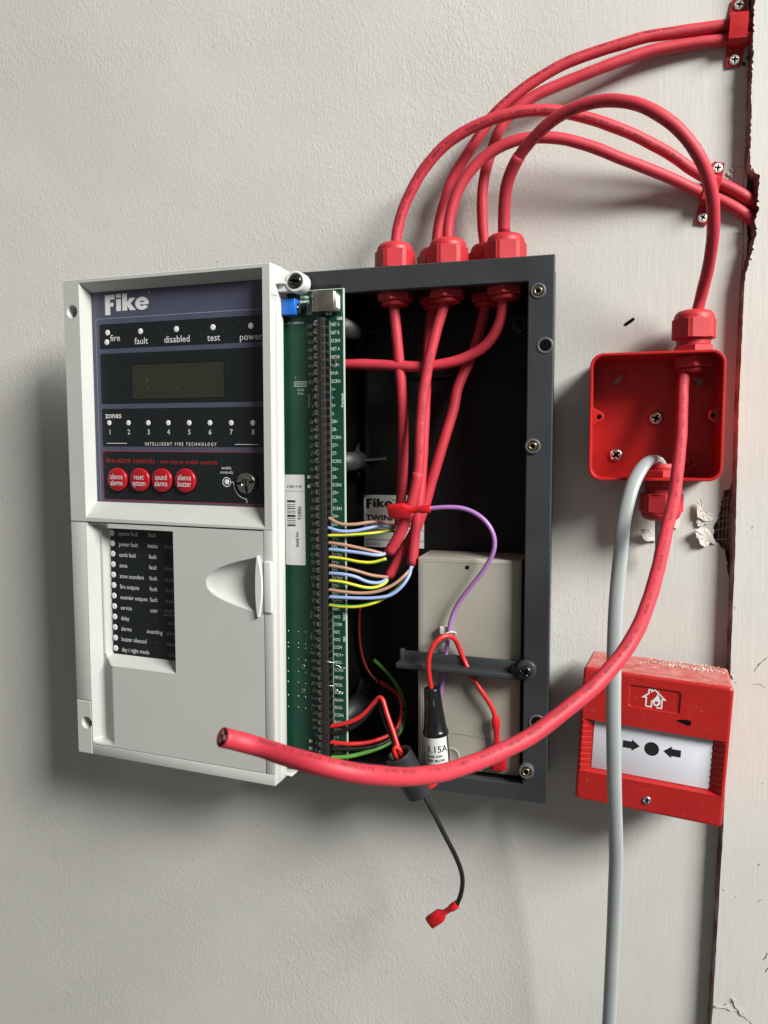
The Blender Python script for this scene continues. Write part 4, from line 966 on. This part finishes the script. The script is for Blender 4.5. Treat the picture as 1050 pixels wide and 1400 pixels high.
p = at(940, 632, -3.4); mb.lathe([(9.4, 0), (9.4, 0.5), (8.8, 0.6), (8.4, 0.1)], (p.x, -3.4, p.z), (0, -1, 0), 'jb', 40, caps=False); mb.lathe([(6.6, 0), (6.6, 0.4), (6.0, 0.5), (5.7, 0.1)], (p.x, -3.4, p.z), (0, -1, 0), 'jb', 36, caps=False)
mb.lathe([(3.2, 0), (3.0, 0.4), (1.2, 0.5)], (p.x, -3.4, p.z), (0, -1, 0), 'jb', 24)
mb.build('moulded_relief', jb)
for sx in (-1, 1):
    x0 = JX0+1.8 if sx < 0 else JX1-1.8; z = 18.6; e = -sx
    mb = MB(); mb.prism([(x0, z-7.0), (x0+e*1.8, z-5.6), (x0+e*6.0, z-3.4), (x0+e*7.6, z-2.2), (x0+e*8.1, z), (x0+e*7.6, z+2.2), (x0+e*6.0, z+3.4), (x0+e*1.8, z+5.6), (x0, z+7.0)][::1 if e > 0 else -1], -36.5, -33.5, 'jb', 0.4)
    o = mb.build('lid_lug', jb)
    mb = MB(); mb.lathe([(1.7, 0), (1.6, 0.15)], (x0+e*5.0, -36.5, z), (0, -1, 0), 'dark', 16); mb.build('lug_hole', o)
scr_zinc = scr_steel.copy(); scr_zinc.data = scr_steel.data.copy(); COL.objects.link(scr_zinc); scr_zinc.data.materials[0] = M['steel']
for px, py, k in ((897, 572, 20), (842, 622, 50)):
    p = at(px, py, -5); put(scr_zinc, jb, (p.x, -3.4, p.z), RY(k)).scale = (1.22, 1.3, 1.22)
pt = at(948, 470, -22); pb_ = at(905, 690, -22)
gland((pt.x, -22, JZ1), (0, 0, 1), jb); locknut((pt.x, -22, JZ1-2.2), (0, 0, 1), jb)
gland((pb_.x-0.6, -22, JZ0), (0, 0, -1), jb)
mb = MB(); c = V((pb_.x-0.6, -22, JZ0+2.0)); mb.lathe([(12.8, 0), (13.4, 0.6), (13.4, 4.6), (12.6, 5.2)], c, (0, 0, 1), 'gland', 6, smooth=False)
mb.lathe([(9.8, 4), (9.8, 5.6), (10.4, 6.1), (9.8, 6.6), (10.4, 7.1), (9.8, 7.7), (9.8, 9.2), (9.2, 9.6), (6, 9.6), (5.4, 7)], c, (0, 0, 1), 'gland', 36, caps=False); mb.build('locknut', jb)

# ------------------------------------------------------------------ grey flat cable
P = path([(905, 752, -18), (905, 720, -22), (905, 680, -22), (905, 648, -22), (902, 632, -26), (895, 626, -35), (886, 629, -44), (876, 641, -52), (865, 662, -59), (858.5, 685, -64), (853, 707, -67), (848.5, 757, -72), (843.5, 808, -76), (840.5, 860, -79), (838.8, 950, -83), (838.8, 1000, -84), (840, 1080, -82), (842, 1150, -76),
          (842.3, 1180, -73), (841, 1212, -70), (839, 1265, -65), (836.5, 1320, -61), (832.5, 1400, -56), (829, 1460, -52), (820, 1620, -45)], 4, 3)
gc = thing('grey_cable', at(840, 1400, -56), 'flat grey cable bent out of the junction box and hanging down past the call point', 'cable')
mb = MB(); mb.tube(P, 1, 'greyc', 28, flat=(4.9, 2.9), wide=V((0.97, -0.24, 0))); mb.build('sheath', gc)

# ------------------------------------------------------------------ manual call point
CO = V((30.3, -60, -207.5)); ya = math.radians(4.6); rl = math.radians(2.75)
CPX = V((math.cos(ya), -math.sin(ya), 0)); CPY = V((math.sin(ya), math.cos(ya), 0))
def cpt(q): u, d, v = q; return CO+CPX*(u*math.cos(rl)+v*math.sin(rl))+V((0, 0, v*math.cos(rl)-u*math.sin(rl)))+CPY*d
cp = thing('call_point', (30, 0, -207), 'red manual call point with white panel and black dot, plaster dust on top', 'call point')
H_ = 48.5
mb = MB(T=cpt)
def ringq(P, d, Q, e, mt='cp'):
    n = len(P)
    for i in range(n):
        j = (i+1) % n; mb.add([(P[i][0], d, P[i][1]), (P[j][0], d, P[j][1]), (Q[j][0], e, Q[j][1]), (Q[i][0], e, Q[i][1])], [[0, 1, 2, 3]], mt)
RR = lambda i_, r: rrect(-H_+i_, H_-i_, -H_+i_, H_-i_, r, 5)
RB = rrect(-H_+1.5, H_-1.5, -H_+2, H_+0.6, 2.6, 5)
WI = [(-46.4, -27.0), (46.4, -27.0), (46.4, 11.2), (-46.4, 11.2)]; WQ = [(-39.2, -25.4), (39.0, -25.4), (39.0, 10.6), (-39.2, 10.6)]
LG = rrect(-17.2, 16.5, 25.0, 40.8, 2.0)
# front skin: a band above, below and beside the window
def fq(a0, a1, b0, b1): mb.add([(a0, 0, b0), (a1, 0, b0), (a1, 0, b1), (a0, 0, b1)], [[0, 1, 2, 3]], 'cp')
e = H_-4.4; CRN = [q for c_ in ((e, e), (-e, e), (-e, -e), (e, -e)) for q in [c_]*6]
fq(-e, e, -e, -27.0); fq(-e, e, 11.2, 25.0); fq(-e, e, 40.8, e); fq(-e, -17.2, 25.0, 40.8); fq(16.5, e, 25.0, 40.8)
lp = RR(1.9, 1.8)                                       # rounded rim, carried round the front edge
for i in range(24):
    j = (i+1) % 24
    if CRN[i] == CRN[j]: mb.add([(CRN[i][0], 0, CRN[i][1]), (lp[j][0], 0, lp[j][1]), (lp[i][0], 0, lp[i][1])], [[0, 1, 2]], 'cp')
    elif i in (11, 23): pass
    else: mb.add([(CRN[i][0], 0, CRN[i][1]), (CRN[j][0], 0, CRN[j][1]), (lp[j][0], 0, lp[j][1]), (lp[i][0], 0, lp[i][1])], [[0, 1, 2, 3]], 'cp')
for sx in (-1, 1):                                      # side rims stop where the window runs out to the edge
    for b0, b1 in ((-e, -27.0), (11.2, e)): mb.add([(sx*e, 0, b0), (sx*(H_-1.9), 0, b0 if b0 > -30 else -H_+3.7), (sx*(H_-1.9), 0, b1 if b1 < 30 else H_-3.7), (sx*e, 0, b1)], [[0, 1, 2, 3]], 'cp')
    mb.add([(sx*46.4, 0, -27.0), (sx*(H_-1.9), 0, -27.0), (sx*(H_-1.9), 0, 11.2), (sx*46.4, 0, 11.2)], [[0, 1, 2, 3]], 'cp')
for P_, d_, Q_, e_ in ((lp, 0, RR(1.0, 2.2), 0.25), (RR(1.0, 2.2), 0.25, RR(0.3, 2.5), 0.9), (RR(0.3, 2.5), 0.9, RR(0, 2.6), 1.9)): ringq(P_, d_, Q_, e_)
ringq(RR(0, 2.6), 1.9, RB, 44.0); mb.flat(RB, 44.0, 'cp')
for k_ in range(len(mb.f)):                             # dust lies on the upward face
    c_ = sum((mb.v[q] for q in mb.f[k_]), V())/len(mb.f[k_])
    if c_.z > CO.z+44 and c_.y > CO.y+12: mb.m[k_] = mb.mi('cpdust')
ringq(WI, 0, WQ, 5.0)
n = len(LG); cor = [(16.5, 40.8), (-17.2, 40.8), (-17.2, 25.0), (16.5, 25.0)]
for k in range(4):                                   # corner fans of the badge recess
    mb.add([(cor[k][0], 0, cor[k][1])]+[(a, 0, b) for a, b in LG[k*6:(k+1)*6]], [[0, i, i+1] for i in range(1, 6)], 'cp')
LGi = inset(LG, 0.5); ringq(LG, 0, LGi, 0.9); mb.flat(LGi, 0.9, 'cp')
hs_ = mb.build('housing', cp)
for pl in hs_.data.polygons: pl.use_smooth = pl.area < 260e-6 and abs(pl.center.y*1000) < 80
hs_.data.set_sharp_from_angle(angle=math.radians(32))
# ribs on the two ramps beside the panel
for sx in (-1, 1):
    for i in range(9):
        b0 = -26.2+i*4.12; mb = MB(T=cpt); x0, x1 = sx*46.2, sx*39.4
        vs = [(x0, -0.1, b0+0.3), (x0, -0.7, b0+3.3), (x1, 4.0, b0+0.3), (x1, 3.2, b0+3.3), (x0, 2.5, b0), (x0, 2.5, b0+3.5), (x1, 5.6, b0), (x1, 5.6, b0+3.5)]
        mb.add(vs, [[0, 1, 3, 2], [4, 6, 7, 5], [0, 2, 6, 4], [1, 5, 7, 3], [0, 4, 5, 1], [2, 3, 7, 6]], 'cp'); mb.build('grip_rib', cp)
mb = MB(T=cpt); mb.box(-39.1, 38.9, 4.2, 6.0, -25.3, 10.5, 'panelw', 0.3); gl = mb.build('press_panel', cp)
mb = MB(T=cpt); d = 4.15; mb.disc(0.4, -3.9, 4.9, d, 'ink', 32)
for s_ in (-1, 1):
    cx, cz = (-7.4, -3.6) if s_ < 0 else (8.0, -3.9); f = s_
    mb.flat([(cx+f*q, cz+b) for q, b in ((0, 0), (5.4, 4.2), (5.4, 2.5), (11.4, 2.5), (11.4, -2.6), (5.4, -2.6), (5.4, -4.2))], d, 'ink')
mb.build('press_symbol', cp)
mb = MB(T=cpt); d = 0.82; ox, oz = -0.6, 32.6; K = 1.0
hs = [(-5.0, -5.6), (-5.0, 0.6), (-7.0, 0.6), (-3.6, 3.6), (-3.6, 6.4), (-1.8, 6.4), (-1.8, 5.2), (0.2, 6.6), (7.0, 0.6), (5.2, 0.6), (5.2, -5.6), (1.9, -5.6)]
mb.line([(ox+a, oz+b) for a, b in hs], 0.9, d, 'white'); mb.line([(ox-5.0, oz-5.6), (ox-1.4, oz-5.6), (ox-1.4, oz-1.4), (ox-0.4, oz-1.4)], 0.9, d, 'white')
fl = [(2.6, 6.9), (2.4, 3.4), (3.6, 1.4), (4.4, -1.2), (3.8, -3.6), (2.0, -4.8), (0.2, -4.2), (-0.8, -2.4), (-0.5, -0.2), (0.9, 1.4), (1.8, 3.2)]
c0 = (1.7, -1.2)
for i in range(len(fl)): j = (i+1) % len(fl); mb.flat([(ox+a, oz+b) for a, b in (c0, fl[i], fl[j])], d-0.03, 'white')
mb.flat([(ox+a, oz+b) for a, b in ((1.0, -3.4), (2.2, -3.4), (2.9, -2.0), (2.4, -0.6), (1.8, -1.6), (0.9, -1.0), (0.6, -2.2))], d-0.07, 'cp')
mb.build('house_flame_badge', cp)
mb = MB(T=cpt); dp = [(14.4, 20.4), (16.0, 21.4), (20.5, 22.1), (23.4, 22.0), (24.4, 20.4), (23.6, 18.6), (21.5, 18.2), (17.0, 19.4)]
mb.ring(inset(dp, -0.6), dp, -0.12, 0.2, 'cp'); mb.flat(dp, -0.03, 'dark'); mb.build('key_slot', cp)
q = cpt((0, 0, -39.5)); o = put(scr_zinc, cp, q, RY(15)); o.scale = (0.72, 0.6, 0.72)
# plaster debris lying along the top
mb = MB(); rnd = random.Random(9)
for i in range(1100):
    u = rnd.uniform(-H_+2, H_-1); back = rnd.random()**1.6; dd = 44-back*42; dens = 0.25+0.75*max(0, (u+20)/70)
    if rnd.random() > dens*(0.25+0.9*(dd/44)**1.5) + 0.08: continue
    sz = rnd.uniform(0.10, 0.36)*(1.9 if rnd.random() < 0.10 else 1); c = cpt((u*0.97, dd, H_+0.014*dd+sz*0.3))
    vs = [c+V((rnd.uniform(-1, 1), rnd.uniform(-1, 1), rnd.uniform(-.6, .8)))*sz for _ in range(4)]
    mb.add(vs, [[0, 1, 2], [0, 3, 1], [1, 3, 2], [0, 2, 3]], 'debris2' if rnd.random() < 0.12 else 'debris')
clus = [(rnd.uniform(-12, H_-4), rnd.uniform(30, 43), rnd.uniform(2, 6)) for _ in range(16)]
for i in range(520):
    q_ = rnd.choice(clus); u = min(H_-2, rnd.gauss(q_[0], q_[2])); dd = min(44, rnd.gauss(q_[1], q_[2]*0.5)); sz = rnd.uniform(0.2, 0.8); c = cpt((u*0.97, dd, H_+0.6+sz*0.3))
    vs = [c+V((rnd.uniform(-1, 1), rnd.uniform(-1, 1), rnd.uniform(-.6, .9)))*sz for _ in range(5)]
    mb.add(vs, [[0, 1, 2], [0, 3, 1], [1, 3, 2], [0, 2, 4], [2, 3, 4], [0, 4, 3]], 'debris')
dbr = mb.build('plaster_dust', None, 'stuff'); dbr['label'] = 'pale plaster crumbs scattered on top of the red call point'; dbr['category'] = 'plaster dust'

# ------------------------------------------------------------------ leads, fuse, ferrite and loose wires
def spade(t, c, d, flatn, wide, ln, name='spade_connector'):     # c = wire end, d = direction towards the mouth
    d = V(d).normalized(); n = V(flatn); n = (n-d*n.dot(d)).normalized(); s_ = d.cross(n); b_ = MB()
    sec = [(0, 2.4, 2.4), (0.4, 2.9, 2.7), (wide*0.6, 2.9, 2.7), (wide*0.75, 2.2, 2.2), (ln*0.46, 2.1, 2.1), (ln*0.57, wide*0.46, 2.6), (ln*0.63, wide*0.5, 2.8), (ln-0.6, wide*0.5, 2.8), (ln, wide*0.46, 2.4)]
    vs = []; fs = []; k = 20
    for t_, a, b in sec:
        for i in range(k):
            th = 2*math.pi*i/k; ca, sa = math.cos(th), math.sin(th); p_ = 0.55 if a > 3.2 else 0.85
            vs.append(V(c)+d*t_+s_*a*math.copysign(abs(ca)**p_, ca)+n*b*math.copysign(abs(sa)**p_, sa))
    for j in range(len(sec)-1):
        for i in range(k): q = (i+1) % k; fs.append([j*k+i, j*k+q, (j+1)*k+q, (j+1)*k+i])
    fs += [list(range(k-1, -1, -1)), [(len(sec)-1)*k+i for i in range(k)]]
    b_.add(vs, fs, 'spade', True); o = b_.build(name, t); o.data.set_sharp_from_angle(angle=math.radians(40)); return o
# fused red lead
fl_ = thing('fused_lead', at(678, 983, -56), 'red battery lead with black inline fuse holder labelled 3.15A', 'fuse lead')
mb = MB(); mb.tube(path([(678, 986, -54), (676, 974, -54), (668.5, 960, -55), (655, 940, -56), (643, 920, -55), (632, 897, -53), (626, 882, -55), (620.5, 871, -60), (610, 868.5, -64), (598, 875, -68), (588.7, 889, -70), (585.7, 905, -70), (586.3, 921, -69), (589, 937, -68), (591, 950, -67)], 2.5), 1.75, 'redwire', 16); mb.build('wire', fl_)
a, b = at(590.5, 940, -66), at(599.5, 1046, -66); ax = (b-a); L_ = ax.length
FR = 1.17
mb = MB(); mb.lathe([(q*FR, t) for q, t in [(3.6, -0.3), (4.9, 0.2), (5.1, 1.0), (6.0, L_*0.28), (7.3, L_*0.52), (7.9, L_*0.545), (8.2, L_*0.56), (8.2, L_*0.58), (7.6, L_*0.59), (7.6, L_*0.985), (7.0, L_)]], a, ax, 'blackpl', 40)
for q in (0.3, -0.5, 2.6):
    u = V((math.sin(q), -math.cos(q), 0)); mb.tube([a+ax*0.05+u*5.0*FR, a+ax*0.28+u*5.95*FR, a+ax*0.5+u*7.2*FR], 0.35, 'blackpl', 6)
fh = mb.build('fuse_holder', fl_)
an = ax.normalized(); u0 = V((0, -1, 0)); u0 = (u0-an*u0.dot(an)).normalized(); w0 = an.cross(u0)
def fmap(s_, v, r=9.02): th = s_/r; return a+an*(L_*0.80-v)+(u0*math.cos(th)+w0*math.sin(th)*1.0)*r
sgn = 1 if w0.x > 0 else -1
mb = MB(); vs = []; k = 29
for v in (11.6, -9.0):
    for i in range(k): vs.append(fmap((-11+22*i/(k-1)), v, 8.95))
mb.add(vs, [[i, i+1, k+i+1, k+i] for i in range(k-1)], 'sticker', True); lb = mb.build('fuse_label', fl_)
mb = MB(); fm = lambda x, z: fmap(sgn*(x-0.4), z, 9.03)
mb.text('3.15A', -5.6, 3.6, 5.0, 0, 'ink', mapf=fm, bold=0.01, sub=0.2); mb.text('GLASS 250V', -6.4, -1.8, 1.8, 0, 'ink', mapf=fm, bold=0.03, sub=0.2); mb.text('FAST BLOW', -6.0, -5.0, 1.9, 0, 'ink', mapf=fm, bold=0.04, sub=0.2); mb.build('fuse_lettering', fl_)
spade(fl_, at(677.5, 981, -54), at(682, 1055, -52)-at(677.5, 981, -54), (0, -1, 0), 12.4, 40)
mb = MB(); mb.tube(path([(598, 1040, -66), (601, 1052, -68), (600, 1062, -71), (594, 1073, -74), (586, 1078, -75), (576, 1074, -75)], 2), 1.75, 'redwire', 14); mb.build('wire', fl_)
# purple lead
pl_ = thing('purple_lead', at(587, 695, -62), 'loose purple lead with red spade connector curving down in front of the battery', 'lead')
mb = MB(); mb.tube(path([(584, 695.5, -62), (590, 695, -62), (608.6, 693.5, -62), (634, 695, -62), (654, 704, -62), (668.6, 718, -62), (676.3, 735, -62), (675.7, 752, -62), (663, 777, -61), (643, 803, -59), (625.7, 826, -57), (617, 846, -56), (614, 860, -56), (612.5, 875, -54), (610, 892, -51.5), (607, 921, -50.6), (603.5, 943, -51), (600, 960, -52), (598, 1000, -52), (598, 1040, -53)], 2.5), 1.65, 'purplewire', 16); mb.build('wire', pl_)
c = at(589, 695.5, -62); spade(pl_, c, at(529, 700, -62)-c, (0.1, -1, -0.35), 11.8, 32)
# cable tie round both
tz = at(615, 868, -55); ctie = thing('cable_tie', tz, 'small white cable tie holding the purple and red leads on the battery', 'cable tie')
mb = MB(); P = [tz+V((4.4*math.cos(q*.3142)-1, 1.0+2.2*math.sin(q*.3142*1)*0.2-5.2*math.sin(q*.3142), -1.2+4.0*math.sin(q*.3142+0.6))) for q in range(21)]
mb.tube(P, 1, 'tie', 8, flat=(1.5, 0.6), cap=False); mb.build('loop', ctie); mb = MB(); h_ = at(607, 862, -54); mb.box(h_.x-3.2, h_.x+2.6, -55, -49.5, h_.z-3, h_.z+3, 'tie', 0.6); mb.build('lock_head', ctie)
# ferrite sleeve with a slit
fa, fb_ = at(545, 1030, -83), at(575, 1083, -73); ax = (fb_-fa).normalized(); fer = thing('ferrite_sleeve', fa, 'black ferrite sleeve clamped round the wires below the panel', 'ferrite sleeve')
u = V((0, -1, 0)); u = (u-ax*u.dot(ax)).normalized(); wv = ax.cross(u); L_ = (fb_-fa).length
if wv.x > 0: wv = -wv                                  # slit opens to the left
mb = MB(); vs = []; fs = []; n = 44; a0, a1 = math.radians(100), math.radians(100+322)
ro, ri = 9.6, 7.3
sec = [(ri, 0.8), (ri+0.6, 0), (ro-0.6, 0), (ro, 0.7), (ro, L_-0.7), (ro-0.6, L_), (ri+0.6, L_), (ri, L_-0.8)]
k = len(sec)
for i in range(n+1):
    th = a0+(a1-a0)*i/n
    grow = 1.0+0.16*max(0, (i-n+9)/9)                  # one lip stands off
    for r, t in sec: vs.append(fa+ax*t+(u*math.cos(th)+wv*math.sin(th))*r*grow)
for i in range(n):
    for j in range(k): q = (j+1) % k; fs.append([i*k+j, i*k+q, (i+1)*k+q, (i+1)*k+j])
fs += [list(range(k)), list(range((n+1)*k-1, n*k-1, -1))]
mb.add(vs, fs, 'rubber', True); o = mb.build('sleeve', fer); o.data.set_sharp_from_angle(angle=math.radians(40))
mb = MB(); mb.lathe([(7.2, 9), (0.01, 9)], fa, ax, 'dark', 24, caps=False); mb.build('inner_pad', fer)
# black lead hanging out of the ferrite
bl_ = thing('black_lead', at(590, 1259, -66), 'black lead hanging from the ferrite sleeve with red spade connector at its end', 'lead')
mb = MB(); mb.tube(path([(518, 956, -62), (523, 975, -64), (532, 1000, -70), (545, 1028, -76), (562, 1060, -78), (579, 1086, -78), (583, 1094, -78), (594, 1114, -77), (609, 1143.6, -75), (623.6, 1172, -72), (631.5, 1194, -70), (632.3, 1212, -69), (627, 1232, -68), (622, 1241, -67.5)], 2.5), 1.75, 'blackwire', 16); mb.build('wire', bl_)
c = at(625, 1236, -68); spade(bl_, c, at(583, 1264, -66)-c, (0.2, -1, 0.35), 9.6, 29)
def wire(pix, mt, r, name, label, cat='wire', group=None, stripe=None):
    b_ = MB(); P = path(pix, 2.5); b_.org = P[0]; b_.tube(P, r, mt, 14, stripe=stripe); return tag(b_.build(name), label, cat, group)
wire([(443, 993.5, -65), (448, 993.3, -66), (473, 989, -66), (493, 980, -65), (507, 966, -64), (516, 955, -64), (521, 951.5, -65), (524.5, 959, -66), (529, 976, -68), (537, 998, -72), (546, 1027, -76), (552, 1040, -77)], 'redwire', 1.75, 'red_wire', 'red wire from the upper battery terminal looping up and down into the ferrite sleeve')
wire([(443, 1004, -65), (452, 1003, -66), (470, 999, -66), (489, 990, -65), (505, 974, -64), (514, 960, -64), (518, 956, -62)], 'blackwire', 1.5, 'black_wire', 'black wire just under the upper red wire at the foot of the board')
wire([(443, 1014, -65), (448, 1014.3, -66), (473, 1017, -65), (498, 1016, -60), (521, 1010, -53), (539, 1000.6, -46), (547, 984.6, -38), (550, 966, -30), (545, 950, -24), (532, 940, -18), (520, 932, -12)], 'redwire', 1.6, 'red_wire', 'lower red wire curling right then up into the dark of the box')
wire([(526, 940, -10), (507, 923, -9), (496, 900, -8.5), (491, 866, -8), (492, 830, -8)], 'shadewire', 1.2, 'shaded_red_wire', 'upper stretch of the lower red wire behind the board, its red darkened for the shade in the box')  # continues the lower red wire, shade painted into its colour
wire([(443, 1023, -65), (452, 1023.2, -66), (485, 1023.5, -62), (512, 1020.5, -56), (530, 1013, -50), (541, 1004, -45), (549, 988, -38), (551, 968, -31)], 'blackwire', 1.6, 'black_wire', 'black wire between the lower red wire and the green earth wire')
wire([(443, 1035.5, -65), (449, 1035.5, -66), (473, 1035, -64), (496, 1030, -60), (518.6, 1022.5, -54), (537, 1013, -48), (549, 996, -40), (552.5, 970, -30), (549, 950, -22), (541, 934, -18), (528, 918, -15), (511, 902, -12)], 'green', 1.6, 'earth_wire', 'green and yellow earth wire at the lowest terminal curling back into the box', stripe=((3, 4), 'yellow'))
wire([(560, 1046, -77), (552, 1034, -76), (543.5, 1020, -77), (537, 1021, -79), (540, 1033, -79), (548, 1044, -78)], 'redwire', 1.5, 'red_wire', 'short red loop of wire tucked inside the mouth of the ferrite sleeve')
# offcuts of fine wire caught on the board
def offcut(pix, label, mt='solder', r=0.2):
    b_ = MB(); P = spline([at(*q) for q in pix], 1.0); b_.org = P[0]
    b_.tube(P, r, mt, 6); b_.tube([q+V((0.5*math.sin(i*1.3), -0.3, 0.5*math.cos(i*1.3))) for i, q in enumerate(P)], r, mt, 6)
    return tag(b_.build('wire_offcut'), label, 'wire offcut')
offcut([(446, 904, -69), (456, 906.5, -66), (463, 911, -63), (472, 914, -62)], 'twist of bare silver wire stuck on the board beside the MO1 terminals')
offcut([(446, 937, -69), (455, 938, -66), (461, 944, -63), (469, 949, -62)], 'twist of bare silver wire stuck on the board beside the MO2 terminals')
offcut([(456, 500, -62), (459, 494, -62.5), (461, 488, -62)], 'tiny scrap of copper wire lying on the board by the fifth terminal label', 'copper', 0.45)

for o in (scr_black, scr_steel, scr_zinc, scr_term): bpy.data.objects.remove(o)
